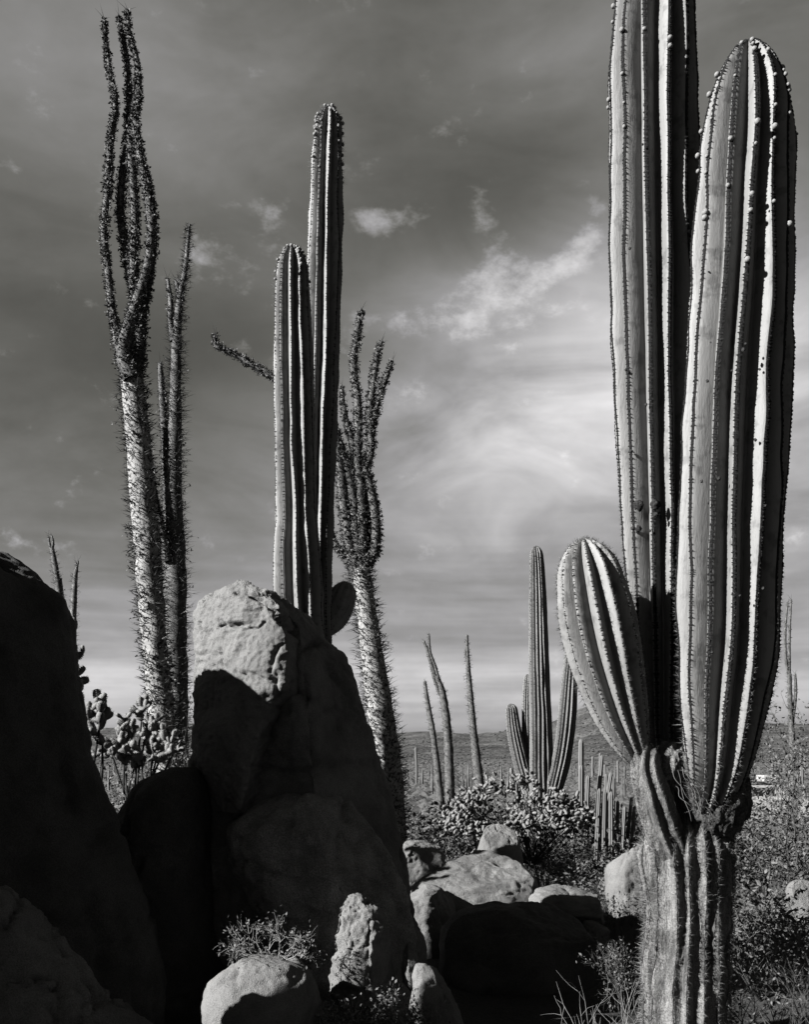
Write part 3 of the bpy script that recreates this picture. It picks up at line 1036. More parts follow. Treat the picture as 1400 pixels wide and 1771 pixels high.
def build_central_cactus():
    bx, by = (545 - 700) * 10.2 / FPX, 10.2
    base = np.array([bx, by, gz(bx, by) - .05])
    root = thing('columnar_cactus', base, 'tall two-stemmed ribbed cactus rising behind the sunlit granite block', 'cactus')
    data = [
        ('stem', [(548, 1640, 10.25, 34), (546, 1400, 10.3, 34), (545, 1200, 10.3, 32), (546, 1050, 10.3, 28), (549, 900, 10.3, 28), (555, 700, 10.3, 30.5), (561, 500, 10.3, 31.5), (565, 330, 10.3, 28.5),
                  (568, 230, 10.3, 26), (569, 185, 10.3, 23.5)], 11, .22, 33, .397),
        ('stem', [(540, 1610, 9.95, 36), (535, 1400, 9.9, 40), (528, 1200, 9.8, 42), (517, 1030, 9.8, 42), (512, 850, 9.8, 36), (508, 650, 9.8, 35), (506, 520, 9.8, 31), (505, 427, 9.8, 27)], 11, .22, 35, .15),
        ('arm', [(550, 1105, 10.3, 10), (562, 1090, 10.35, 15), (576, 1070, 10.4, 22.5), (587, 1045, 10.42, 25.5), (595, 1024, 10.42, 23), (600, 1006, 10.42, 19)], 12, .12, 37, .25),
    ]
    for nm, rows, n, dome, seed, phs in data:
        lab = 'short oval arm in black shade' if nm == 'arm' else None
        V, Q, Tr, g = stem_geom(px_keys(rows, base), n, .42 if nm == 'stem' else .05, .05, dome, seed, wob=.10, crest_noise=.06, phase=phs, sharp=1.35)
        st = obj(nm, make_mesh(nm, V, Q, Tr, mats=(M['skin'], M['areole']), quad_mat=crest_slots(len(Q), (5,) if nm == 'stem' else ())), root, label=lab)
        obj('areoles', areole_mesh(g, .024, .013 if nm == 'stem' else .005, seed).mesh('areoles', M['areole']), st, kind='stuff')
        obj('spines', spine_mesh(g, .03, 3, (lambda h: .012 + .03 * (h > .9)) if nm == 'stem' else (lambda h: .03 + 0 * h), .0012, seed + 1).mesh('spines', M['spine_dark']), st, kind='stuff')
        if nm == 'stem':
            rng = np.random.default_rng(seed)
            O, D, A, H, RI = crest_points(g, .03, seed + 9)
            for j in np.nonzero((rng.random(len(O)) < .30 * np.clip((H - .90) / .08, 0, 1)) & (D[:, 1] < .5))[0]:
                s_ = .010 + .008 * rng.random()
                o = obj('bud', BUD_ME, st, O[j])
                o.rotation_euler = Vector(D[j] + np.array([0, 0, .3])).to_track_quat('Z', 'Y').to_euler()
                o.scale = (s_, s_, s_)


build_central_cactus()


def build_far_cardon():
    d = 17.0
    bx = (937 - 700) * d / FPX
    base = np.array([bx, d, gz(bx, d) - .05])
    root = thing('columnar_cactus', base, 'finely ribbed cactus with three side arms behind the bushy jointed cactus', 'cactus')
    data = [
        ('stem', [(938, 1520, d, 19), (938, 1400, d, 21), (937, 1300, d, 20.5), (934, 1200, d, 19), (932, 1100, d, 17), (930, 1000, d, 14), (928, 944, d, 11)], 17, .16, 3),
        ('arm', [(934, 1405, d, 9), (922, 1385, d + .1, 12), (910, 1350, d + .22, 13.5), (898, 1305, d + .25, 14), (889, 1262, d + .25, 13), (884, 1217, d + .25, 10)], 14, .10, 4),
        ('arm', [(932, 1400, d + .1, 7), (922, 1370, d + .25, 9), (915, 1320, d + .3, 9.5), (912, 1240, d + .3, 9), (913, 1166, d + .3, 7)], 12, .10, 5),
        ('arm', [(942, 1410, d, 10), (955, 1375, d - .1, 14), (968, 1330, d - .15, 16), (977, 1280, d - .2, 16.5), (983, 1220, d - .2, 15.5), (987, 1160, d - .2, 13), (989, 1125, d - .2, 11)], 15, .12, 6),
    ]
    for nm, rows, n, dome, seed in data:
        V, Q, Tr, g = stem_geom(px_keys(rows, base), n, .24, .07, dome, seed + 40, wob=.08, crest_noise=.03)
        st = obj(nm, make_mesh(nm, V, Q, Tr, mats=(M['skin_mid'],)), root)
        obj('areoles', areole_mesh(g, .03, .010, seed).mesh('areoles', M['areole']), st, kind='stuff')


build_far_cardon()


# ------------------------------------------------------------------ boojum trees
def boojum(base_px, d, trunk, branches, label, seed, twig_n=150, twig_len=.09, leaf_n=.5, leaf_sz=.022, scale=1.0, sides=12, group=None, twig_r=.0022, bark='boojum', buried=.1, depth_of=None):
    """trunk/branches: lists of (px, py, radius px[, depth])"""
    def w(p):
        dd = p[3] if len(p) > 3 else d
        return P(p[0], p[1], dd), p[2] * dd / FPX
    b0, _ = w(trunk[0])
    zg = gz(b0[0], b0[1]) - buried
    base = np.array([b0[0], b0[1], zg])
    root = thing('boojum_tree', base, label, 'tree', group)
    rng = np.random.default_rng(seed)
    twm, lfm = MB(), MB()
    for ti, part in enumerate([trunk] + branches):
        keys = []
        if ti == 0 and b0[2] > zg:
            keys.append((0, 0, 0, trunk[0][2] * d / FPX * 1.1))
        for p in part:
            c, r = w(p)
            r *= 1.0 if ti == 0 else .95
            keys.append(tuple(c - base) + (r,))
        V, Q, Tr, (C, r, T, N, B, s) = tube(keys, sides if ti == 0 else max(6, sides - 4), .06, lumpy=.10, seed=seed + ti)
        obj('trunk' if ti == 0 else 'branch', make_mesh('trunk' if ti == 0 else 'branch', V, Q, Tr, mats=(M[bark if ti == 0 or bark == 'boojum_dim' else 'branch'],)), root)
        L = s[-1]
        n = int(L * twig_n * (1.0 if ti == 0 else 1.15))
        q = rng.random(n) * L
        a = rng.random(n) * 2 * np.pi
        ip = lambda X: np.stack([np.interp(q, s, X[:, k]) for k in range(3)], 1)
        Cq, Nq, Bq, Tq = ip(C), ip(N), ip(B), ip(T)
        rq = np.interp(q, s, r)
        rad = np.cos(a)[:, None] * Nq + np.sin(a)[:, None] * Bq
        O = Cq + rad * rq[:, None] * .93
        dirs = rad + Tq * (.25 + .35 * rng.normal(size=n))[:, None] + rng.normal(size=(n, 3)) * .22
        dirs /= np.linalg.norm(dirs, axis=1, keepdims=True)
        hl = 1.0 if ti == 0 else .37
        Ln = twig_len * hl * (.35 + 1.0 * rng.random(n) ** 1.6)
        Ln = Ln * np.clip(.35 + rq / .11, .5, 1.0)
        spines(twm, O, dirs, Ln, twig_r, rng)
        tip = O + dirs * Ln[:, None]
        # some twigs fork
        fk = rng.random(n) < .35
        d2 = dirs[fk] + rng.normal(size=(fk.sum(), 3)) * .7
        d2 /= np.linalg.norm(d2, axis=1, keepdims=True)
        spines(twm, O[fk] + dirs[fk] * Ln[fk, None] * .5, d2, Ln[fk] * .6, twig_r * .8, rng)
        # leaves in patches
        pat = fbm(np.stack([q * 1.7, a * .6, np.full(n, seed * 1.0)], 1), 2, seed)
        has = rng.random(n) < leaf_n * (.55 if ti == 0 else 1.0) * np.clip(.75 + pat, 0, 1.5)
        for _ in range(5):
            idx = np.nonzero(has)[0]
            o = O[idx] + (tip[idx] - O[idx]) * (.35 + .65 * rng.random((len(idx), 1)))
            dl = dirs[idx] * .5 + rng.normal(size=(len(idx), 3))
            leaves(lfm, o, dl, leaf_sz * (1.0 if ti == 0 else .95) * (.6 + .8 * rng.random(len(idx))), rng, .6)
        if ti > 0 or not branches:
            # dry flower stalk at the tip
            for _ in range(3):
                spines(twm, C[-1:] , (T[-1:] + rng.normal(size=(1, 3)) * .45), .10 + .08 * rng.random(), twig_r * .7, rng)
    obj('twigs', twm.mesh('twigs', M['twig'], smooth=False), root, kind='stuff')
    if lfm.n:
        obj('leaves', lfm.mesh('leaves', M['bleaf'], smooth=False), root, kind='stuff')
    return root


boojum(None, 12.0, [(287, 1330, 24), (277, 1210, 22.5), (266, 1100, 22), (258, 1000, 22.5), (250, 880, 23), (239, 760, 21), (228, 650, 20)],
       [[(226, 655, 15), (212, 615, 13), (204, 585, 9), (195, 545, 7), (188, 480, 6.5), (180, 400, 6), (186, 330, 6), (190, 260, 6), (200, 185, 5), (196, 150, 4.5), (188, 110, 4), (180, 32, 2.5)],
        [(228, 655, 15, 11.9), (214, 610, 14, 11.9), (225, 560, 12, 11.85), (240, 510, 9, 11.85), (256, 460, 8, 11.85), (262, 400, 7.5, 11.85), (256, 340, 7, 11.9), (243, 270, 7, 11.9), (234, 210, 6.5), (240, 170, 6), (238, 110, 4.5), (224, 60, 4), (221, 18, 2.5)],
        [(232, 650, 14, 12.1), (240, 600, 13, 12.1), (238, 540, 11, 12.1), (228, 480, 9.5, 12.1), (218, 430, 8, 12.1), (208, 370, 7.5, 12.1), (212, 300, 7, 12.1), (222, 240, 6.5, 12.1), (224, 170, 5.5, 12.1), (222, 120, 4.5, 12.1), (216, 80, 4, 12.1), (206, 28, 2.5, 12.1)],
        [(232, 500, 9, 12.0), (232, 440, 8, 12.0), (234, 380, 7.5, 12.), (230, 310, 7, 12.), (226, 250, 6, 12.), (230, 200, 5, 12.)],
        [(240, 600, 8, 12.1), (248, 540, 6, 12.15), (258, 490, 6, 12.2), (266, 420, 6, 12.2), (262, 350, 5.5, 12.2), (248, 290, 5, 12.2)]],
       'tallest white-trunked boojum tree with a bundle of twisting leafy branches', 11, twig_n=620, twig_len=.12, leaf_n=.36, leaf_sz=.028, twig_r=.0055)
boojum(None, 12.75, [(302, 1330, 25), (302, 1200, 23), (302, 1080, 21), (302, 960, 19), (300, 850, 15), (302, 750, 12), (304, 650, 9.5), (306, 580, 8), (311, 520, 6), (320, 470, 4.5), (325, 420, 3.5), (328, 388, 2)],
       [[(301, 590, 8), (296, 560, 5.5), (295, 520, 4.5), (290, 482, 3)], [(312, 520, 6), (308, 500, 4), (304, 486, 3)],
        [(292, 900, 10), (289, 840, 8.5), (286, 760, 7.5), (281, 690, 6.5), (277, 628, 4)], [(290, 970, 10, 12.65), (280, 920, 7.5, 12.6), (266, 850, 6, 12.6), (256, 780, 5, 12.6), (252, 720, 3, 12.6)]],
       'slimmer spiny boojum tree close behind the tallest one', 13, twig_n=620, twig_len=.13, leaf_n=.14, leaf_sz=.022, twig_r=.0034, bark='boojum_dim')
boojum(None, 14.2, [(678, 1380, 22), (660, 1240, 22.5), (646, 1150, 20), (634, 1060, 17.5), (624, 985, 16)],
       [[(622, 1000, 14), (606, 950, 10), (596, 880, 9.5), (590, 820, 9.5), (584, 770, 9), (575, 735, 8), (540, 700, 7), (475, 655, 6.5), (440, 633, 6), (395, 607, 5), (374, 597, 4.5), (372, 578, 2.5)],
        [(624, 990, 13), (616, 930, 10), (610, 860, 9), (600, 805, 8), (586, 765, 7.5), (578, 745, 6)],
        [(626, 990, 12), (626, 900, 9.5), (622, 830, 9), (619, 770, 8.5), (620, 700, 7), (612, 640, 6.5), (616, 590, 6), (625, 536, 4)],
        [(630, 985, 12), (648, 950, 10), (650, 900, 9.5), (640, 840, 8), (628, 800, 7)],
        [(624, 810, 7), (636, 800, 7), (642, 770, 7), (640, 720, 6.5), (646, 660, 6), (652, 620, 5), (660, 590, 3)],
        [(641, 750, 6), (652, 705, 5.5), (664, 665, 5), (679, 624, 3)],
        [(604, 815, 6.5), (612, 780, 5.5), (601, 735, 5), (594, 700, 4), (592, 668, 3)],
        [(612, 985, 7), (594, 960, 6), (580, 940, 5.5), (571, 912, 4)],
        [(628, 980, 9, 14.3), (636, 910, 8, 14.3), (634, 840, 7.5, 14.3), (630, 790, 6, 14.3)]],
       'many-branched boojum tree right behind the two-stemmed cactus', 17, twig_n=560, twig_len=.15, leaf_n=.30, leaf_sz=.028, twig_r=.0055)
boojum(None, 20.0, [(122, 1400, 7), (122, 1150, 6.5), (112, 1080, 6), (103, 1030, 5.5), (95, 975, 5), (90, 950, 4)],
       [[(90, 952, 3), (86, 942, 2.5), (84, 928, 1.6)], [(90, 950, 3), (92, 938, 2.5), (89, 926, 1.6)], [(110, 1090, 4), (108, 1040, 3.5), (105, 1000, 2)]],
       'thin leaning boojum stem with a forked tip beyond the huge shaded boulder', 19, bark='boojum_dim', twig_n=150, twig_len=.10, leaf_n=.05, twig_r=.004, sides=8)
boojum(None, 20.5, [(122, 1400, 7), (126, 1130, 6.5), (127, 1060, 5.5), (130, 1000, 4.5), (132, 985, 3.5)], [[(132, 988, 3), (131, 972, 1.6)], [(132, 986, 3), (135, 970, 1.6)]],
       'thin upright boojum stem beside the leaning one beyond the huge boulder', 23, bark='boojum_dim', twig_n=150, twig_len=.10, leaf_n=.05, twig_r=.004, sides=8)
boojum(None, 34.0, [(766, 1425, 7), (758, 1340, 6.5), (748, 1260, 5), (740, 1215, 4), (735, 1178, 2.5)], [], 'shortest of the three thin boojum stems on the open plain', 29, bark='boojum_dim', twig_n=110, twig_len=.12, leaf_n=.08, twig_r=.006, sides=8)
boojum(None, 35.0, [(778, 1425, 9), (778, 1340, 8.5), (774, 1260, 7.5), (766, 1200, 6), (756, 1170, 4.5)],
       [[(764, 1195, 4), (752, 1165, 3.5), (744, 1140, 3.2), (740, 1125, 3), (733, 1108, 2)], [(760, 1180, 4), (752, 1150, 3.2), (744, 1128, 3), (742, 1096, 2)], [(768, 1210, 4), (757, 1190, 3), (748, 1160, 3), (746, 1148, 2.2)]],
       'thin curving boojum tree with a twisted forked top on the plain', 31, bark='boojum_dim', twig_n=110, twig_len=.12, leaf_n=.08, twig_r=.006, sides=8)
boojum(None, 33.0, [(836, 1420, 9.5), (828, 1340, 8.5), (820, 1270, 6.5), (814, 1200, 5), (810, 1150, 4), (808, 1098, 2.2)], [[(811, 1150, 3), (806, 1132, 2.6), (805, 1124, 2)]],
       'thin straight boojum tree nearest the finely ribbed cactus', 37, bark='boojum_dim', twig_n=110, twig_len=.12, leaf_n=.08, twig_r=.006, sides=8)
boojum(None, 22.0, [(1375, 1440, 6), (1372, 1300, 5.5), (1368, 1230, 4.5), (1366, 1165, 4)], [[(1366, 1170, 3), (1360, 1140, 2.6), (1359, 1090, 2.4), (1363, 1042, 1.6)], [(1366, 1165, 3), (1366, 1110, 2.6), (1369, 1036, 1.6)], [(1371, 1250, 3.4), (1377, 1200, 3), (1376, 1165, 2)]],
       'thin forked boojum tree at the right edge above the leafy shrub', 41, bark='boojum_dim', twig_n=150, twig_len=.08, leaf_n=.1, twig_r=.004, sides=8)


# ------------------------------------------------------------------ jointed cholla cacti
def joint_mesh(seed):
    rows, cols = 12, 12
    V = []
    rng = np.random.default_rng(seed)
    for i in range(rows):
        t = i / (rows - 1)
        r0 = .5 * math.sin(math.pi * (.06 + .88 * t)) ** .42
        for j in range(cols):
            bump = 1 + .32 * math.cos(math.pi * (i % 2 + j))
            a = 2 * math.pi * j / cols
            V.append((r0 * bump * math.cos(a), r0 * bump * math.sin(a), t))
    V = np.array(V) * np.array([.50, .50, 1])
    V = np.vstack([V, (0, 0, 1.0)])
    Q = ring_quads(rows, cols)
    k = np.arange(cols)
    b0 = (rows - 1) * cols
    T = np.stack([b0 + k, b0 + (k + 1) % cols, np.full(cols, rows * cols)], 1)
    n = 70
    ang = rng.random(n) * 2 * np.pi
    zz = .08 + .9 * rng.random(n)
    D = np.stack([np.cos(ang), np.sin(ang), rng.normal(size=n) * .5 + .2], 1)
    O = np.stack([np.cos(ang) * .23, np.sin(ang) * .23, zz], 1)
    mb = MB()
    spines(mb, O, D, .09 + .10 * rng.random(n), .012, rng)
    n0 = len(V)
    V = np.vstack([V] + mb.V)
    T2 = np.concatenate(mb.T) + n0
    return make_mesh('joint', V, Q, np.vstack([T, T2]), mats=(M['cholla'],))


JOINTS = [joint_mesh(i) for i in range(4)]


def cholla(base, label, seed, hubs, jl=.12, njoint=150, trunk_r=.05, lim=None, chain=4, up=.5, extra=0):
    """hubs: world points where chains of joints start; the woody stems run from the base to them"""
    base = np.asarray(base, float)
    root = thing('cholla_cactus', base, label, 'cactus')
    rng = np.random.default_rng(seed)
    rnd = random.Random(seed)
    fork = base + np.array([0, 0, max(.15, (min(h[2] for h in hubs) - base[2]) * .55)])
    V, Q, Tr, _ = tube([(0, 0, 0, trunk_r)] + [tuple((fork - base) * t + rng.normal(size=3) * .015) + (trunk_r * (1 - .3 * t),) for t in (.5, 1.0)], 10, .04, lumpy=.25, seed=seed)
    obj('trunk', make_mesh('trunk', V, Q, Tr, mats=(M['cholla_old'],)), root)
    k_ = max(1.0, len(hubs) / 14)
    for h in hubs:
        h = np.asarray(h, float)
        mid = (fork + h) / 2 + rng.normal(size=3) * .05
        V, Q, Tr, _ = tube([tuple(fork - base - np.array([0, 0, .03])) + (trunk_r * .5 / k_,), tuple(mid - base) + (trunk_r * .4 / k_,), tuple(h - base) + (trunk_r * .3 / k_,)], 8, .05, lumpy=.25, seed=seed + 1)
        obj('stem', make_mesh('stem', V, Q, Tr, mats=(M['cholla_old'],)), root)
        out = h - fork
        out /= np.linalg.norm(out) + 1e-6
        stack = [(h, out, 0)] * 3
        per = njoint / len(hubs)
        done = 0
        stack = list(stack)
        while stack and done < per:
            p, dr, gen = stack.pop(0)
            dv = dr * .8 + np.array([0, 0, up]) * rnd.random() + rng.normal(size=3) * .62
            dv /= np.linalg.norm(dv)
            L = jl * (.7 + .6 * rnd.random()) * (1 if gen < 3 else .85)
            o = obj('joint', JOINTS[rnd.randrange(4)], root, p - base - dv * L * .06)
            wv = Vector(dv)
            o.rotation_euler = wv.to_track_quat('Z', 'Y').to_euler()
            o.scale = (L * (.85 + .4 * rnd.random()), L * (.85 + .4 * rnd.random()), L)
            done += 1
            e = p + dv * L
            if gen < chain:
                for _ in range(rnd.choice((1, 2, 2, 3))):
                    stack.append((e, dv, gen + 1))
    if extra:
        # joints past the limit: real geometry, one part
        mb = MB()
        src = JOINTS[0]
        vv = np.empty(len(src.vertices) * 3, np.float32)
        src.vertices.foreach_get('co', vv)
        vv = vv.reshape(-1, 3)
        tr = []
        for p in src.polygons:
            v_ = list(p.vertices)
            tr.append(v_[:3])
            if len(v_) == 4:
                tr.append([v_[0], v_[2], v_[3]])
        H = np.array(hubs)
        O = H[rng.integers(0, len(H), extra)] + rng.normal(size=(extra, 3)) * np.array([.075, .10, .06])
        Dv = rng.normal(size=(extra, 3)) + np.array([0, 0, .5])
        B_ = basis_from(Dv, rng) * (jl * (.7 + .6 * rng.random(extra)))[:, None, None]
        mb.many(vv, np.array(tr), B_, O - base)
        obj('joints', mb.mesh('joints', M['cholla']), root, kind='stuff')
    return root


def ground_pt(px, d, dz=-.03):
    x = (px - 700) * d / FPX
    return np.array([x, d, gz(x, d) + dz])


D_ = 13.0
rs = random.Random(77)
hubs = []
while len(hubs) < 60:
    px = rs.uniform(778, 1016)
    t = (px - 895) / 120.0
    top = 1345 + 55 * t * t + (10 if px > 960 else 0)
    bot = 1422 + 36 * math.cos(t * 1.6) - (6 if px < 820 else 0)
    py = rs.uniform(top, bot)
    hubs.append(P(px, py, D_ + rs.uniform(-.55, .55)))
cholla(ground_pt(921, D_), 'wide bushy cholla cactus full of sunlit joints in front of the finely ribbed cactus', 3, hubs, jl=.058, njoint=300, trunk_r=.06, chain=2, up=.5, extra=1200)
cholla(ground_pt(236, 10.6), 'cholla cactus with knobbly joints at the foot of the tallest boojum', 7,
       [P(a, b, 10.6 + e) for a, b, e in ((195, 1310, 0), (212, 1300, -.1), (228, 1275, 0), (250, 1280, .1), (268, 1275, 0), (215, 1320, -.2), (245, 1310, -.2), (285, 1290, .2), (245, 1245, .1), (270, 1315, 0), (232, 1330, .1), (300, 1300, -.2))],
       jl=.08, njoint=280, trunk_r=.03, chain=4, up=.5)
cholla(ground_pt(135, 8.2), 'dark cholla cactus peeking out along the edge of the huge shaded boulder', 9,
       [P(a, b, 8.2 + e) for a, b, e in ((122, 1105, 0), (130, 1140, .05), (134, 1180, .05), (140, 1215, 0), (156, 1245, 0), (172, 1260, -.05), (178, 1285, 0), (165, 1230, 0))],
       jl=.085, njoint=88, trunk_r=.03, chain=2, up=.4)


# ------------------------------------------------------------------ slender organ-pipe cacti and far columns
def pipe_cactus(px, d, stems, label, group=None, seed=0, n=9):
    base = ground_pt(px, d)
    root = thing('organ_pipe_cactus', base, label, 'cactus', group)
    for i, (x0, x1, top, rp, dd) in enumerate(stems):
        b0 = ground_pt(x0, d + dd, -.02)
        t = P(x1, top, d + dd)
        r = rp * d / FPX
        keys = [tuple(b0 - base) + (r * .85,), tuple((b0 * .6 + t * .4) - base) + (r,), tuple(t - base) + (r * .85,)]
        V, Q, Tr, g = stem_geom(keys, n, .26, .12, min(.10, r * 2), seed + i, wob=.06)
        obj('stem', make_mesh('stem', V, Q, Tr, mats=(M['skin_mid'],)), root)
    return root


rs = random.Random(8)
pipe_cactus(1052, 14.5, [(1030 + 7 * i + rs.uniform(-2, 2), 1030 + 8 * i + rs.uniform(-6, 8), 1358 + rs.uniform(0, 40), 3.2 + rs.random() * 1.3, rs.uniform(-.3, .3)) for i in range(10)],
            'clump of slender dark pipe stems between the cholla and the biggest cactus', seed=3)
pipe_cactus(1042, 19, [(1004, 1006, 1322, 5, 0), (1024, 1042, 1305, 4.2, .2), (1050, 1049, 1338, 3.8, .1), (1062, 1061, 1342, 3.6, 0), (1012, 1018, 1340, 4.5, -.2), (1032, 1058, 1335, 4, -.3)],
            'taller slender pipe cactus stems behind the dark clump', seed=5)
rs = random.Random(21)
far_specs = []
for i in range(14):
    px = rs.choice((rs.uniform(985, 1095), rs.uniform(690, 880), rs.uniform(1300, 1400)))
    d = rs.uniform(42, 130)
    far_specs.append((px, d))
proto = []
for i in range(5):
    h = 1.0
    V, Q, Tr, g = stem_geom([(0, 0, 0, .042), (rs.uniform(-.02, .02), 0, .5, .05), (rs.uniform(-.05, .05), 0, 1, .042)], 8, .25, .06, .06, 60 + i)
    proto.append(make_mesh('stem', V, Q, Tr, mats=(M['skin_mid'],)))
for i, (px, d) in enumerate(far_specs):
    b = ground_pt(px, d)
    h = rs.uniform(1.4, 3.6)
    o = obj('distant_cactus', proto[i % 5], loc=b)
    k = rs.uniform(1.6, 2.8)
    o.scale = (k, k, h)
    tag(o, 'thin distant columnar cactus standing among the scrub of the plain', 'cactus', 'distant cactus columns on the plain')


# ------------------------------------------------------------------ shrubs, twigs, grass
def quick_tube(K, sides):
    C = K[:, :3]
    T, N, B = frames(C, (.3, .9, .1))
    a = np.arange(sides) * 2 * np.pi / sides
    V = C[:, None] + K[:, 3][:, None, None] * (np.cos(a)[None, :, None] * N[:, None] + np.sin(a)[None, :, None] * B[:, None])
    return V.reshape(-1, 3), ring_quads(len(C), sides)


def shrub_parts(seed, h, w, nst, leaf_n, leaf_sz, stem_r=.006, depth=4, leaf_w=.5, droop=.0, upright=.6, keep_stem=True):
    rng = np.random.default_rng(seed)
    sm, lm = MB(), MB()
    tips = []

    def grow(p, dv, L, r, gen):
        pts = [p]
        q = p.copy()
        dd = dv.copy()
        for _ in range(3):
            dd = dd + rng.normal(size=3) * .20 + np.array([0, 0, upright * .10])
            dd /= np.linalg.norm(dd)
            q = q + dd * L / 3
            pts.append(q.copy())
        keys = [tuple(a) + (r * (1 - .18 * i),) for i, a in enumerate(pts)]
        V, Q = quick_tube(np.array(keys), 4 if gen < 2 else 3)
        sm.add(V, Q)
        for t in np.linspace(.25, 1, 5):
            tips.append((pts[0] + (pts[-1] - pts[0]) * t, dd, gen))
        if gen < depth:
            for _ in range(2 + (rng.random() < .55)):
                nd = dd + rng.normal(size=3) * .62
                nd /= np.linalg.norm(nd)
                grow(pts[-1] if rng.random() < .6 else pts[2], nd, L * (.62 + .2 * rng.random()), r * .62, gen + 1)
    for i in range(nst):
        a = rng.random() * 2 * np.pi
        k = rng.random() ** .5
        dv = np.array([math.cos(a) * w / h * k * .9, math.sin(a) * w / h * k * .9, upright + .2])
        dv /= np.linalg.norm(dv)
        grow(np.array([math.cos(a), math.sin(a), 0]) * .04, dv, h * .38, stem_r, 0)
    tp = np.array([t[0] for t in tips if t[2] >= 2])
    td = np.array([t[1] for t in tips if t[2] >= 2])
    if leaf_n and len(tp):
        idx = rng.integers(0, len(tp), leaf_n)
        O = tp[idx] + rng.normal(size=(leaf_n, 3)) * leaf_sz * 1.1
        Dv = td[idx] * .6 + rng.normal(size=(leaf_n, 3)) * .8
        leaves(lm, O, Dv, leaf_sz * (.6 + .8 * rng.random(leaf_n)), rng, leaf_w)
    return sm, lm


def shrub(loc, label, seed, h, w, nst, leaf_n, leaf_sz, stem='stem', leaf='leaf', cat='shrub', name='desert_shrub', group=None, **kw):
    root = thing(name, loc, label, cat, group)
    sm, lm = shrub_parts(seed, h, w, nst, leaf_n, leaf_sz, **kw)
    obj('stems', sm.mesh('stems', M[stem], smooth=False), root)
    if lm.n:
        obj('foliage', lm.mesh('foliage', M[leaf], smooth=False), root, kind='stuff')
    return root


# big leafy shrub at the right edge, in front of the car
shrub(ground_pt(1392, 8.6), 'tall leafy shrub at the right edge hiding most of the car', 5, 2.1, .6, 9, 8000, .032, depth=4, stem_r=.012, upright=1.0)
shrub(ground_pt(1330, 7.6), 'low dense leafy bush under the car beside the biggest cactus', 6, .92, .8, 10, 7000, .032, leaf='leaf', depth=4, stem_r=.009)
shrub(ground_pt(1405, 6.9), 'tangled twiggy bush cut by the lower right frame edge', 7, 1.0, .6, 8, 1500, .032, stem='dry', depth=4, stem_r=.007)
shrub(ground_pt(1300, 6.0), 'sparse bare twigs in the shade right of the gnarled trunk', 9, .62, .5, 8, 0, .02, stem='stem', depth=4, stem_r=.0045)
shrub(ground_pt(1375, 5.7), 'dim twiggy plant in the bottom right corner', 10, .62, .5, 9, 300, .022, stem='stem', depth=4, stem_r=.0045)
# bare pale twigs in front of the trunk
shrub(ground_pt(1058, 4.75), 'bare pale twiggy plant at the foot of the gnarled trunk', 12, .72, .20, 11, 0, .02, stem='dry', depth=3, stem_r=.0042, upright=1.0)
shrub(ground_pt(1085, 7.2), 'dark thorny bush against the white upright stone', 14, .55, .4, 10, 900, .022, leaf='leaf', depth=4, stem_r=.005)
# pale-tipped branch plant and leafy cushion at the foot of the tall boulder
shrub(P(475, 1662, 5.85), 'pale spreading twig plant on the boulder with the sunlit cap', 16, .30, .85, 16, 520, .020, stem='dry', leaf='leaf_pale', depth=3, stem_r=.005, upright=.25)
shrub(ground_pt(650, 5.7), 'small-leaved bush in front of the sunlit wedge of granite', 18, .50, .42, 12, 3600, .020, leaf='leaf_pale', depth=4, stem_r=.005)
shrub(ground_pt(705, 5.6), 'low small-leaved bush beside the pale wedge stone', 19, .34, .34, 10, 1800, .018, leaf='leaf', depth=4, stem_r=.004)
shrub(P(20, 1700, 4.6) - np.array([0, 0, .25]), 'few bare twigs in the bottom left corner', 20, .4, .3, 4, 0, .02, stem='dry', depth=3, stem_r=.0035)
shrub(ground_pt(245, 9.6), 'small pale leafy bush in the gap between the shaded boulders', 22, 1.5, .5, 12, 3400, .034, leaf='leaf_pale', depth=4, stem_r=.006)
shrub(ground_pt(318, 11.6), 'bushy thicket around the feet of the two boojum trees', 24, 2.0, .6, 12, 4200, .034, leaf='leaf_pale', depth=4, stem_r=.006)
shrub(ground_pt(200, 10.4), 'bare thin grey shrub behind the gap between the boulders', 25, 1.2, .3, 5, 0, .03, stem='dry', depth=4, stem_r=.004, upright=1.2)

SH = []
for i in range(7):
    dry = i in (1, 3, 5)
    r_ = shrub((0, 0, -50), 'x', 70 + i, .62, .55, 12, 0 if dry else 1500, .038, stem='dry' if dry else 'stem', leaf='leaf_pale' if i % 2 else 'leaf', depth=4, stem_r=.0045, name='scrub_bush',
               group='scrub bushes dotted over the plain', upright=.8)
    SH.append(r_)
rs = random.Random(5)
spots = []
hand = [(850, 10.9, .75), (872, 11.0, .7), (835, 11.2, .8), (712, 11.5, 1.0), (735, 12.0, 1.1), (760, 12.4, 1.0), (790, 12.2, .9), (815, 11.8, .9), (845, 12.0, .8), (890, 11.0, .8), (940, 11.3, .9), (970, 11.6, 1.0), (1005, 11.2, 1.0), (1035, 10.6, .9),
        (1060, 11.6, 1.1), (880, 10.6, .7), (915, 10.2, .6), (1010, 10.2, .8), (960, 10.2, .7), (770, 11.2, .7), (1075, 9.8, .8), (1085, 12.5, 1.0), (725, 13.5, 1.1), (690, 15, 1.2), (745, 17, 1.3), (985, 13.5, 1.0), (1045, 12.8, 1.1),
        (1020, 15, 1.0), (705, 18, 1.2), (240, 12.8, 1.0), (200, 13.5, 1.1), (160, 15, 1.1), (1320, 12, 1.2), (1360, 13.5, 1.4), (1290, 14, 1.2), (1395, 11, 1.3), (1340, 18, 1.3)]
for px, d, s in hand:
    spots.append((px, d, s))
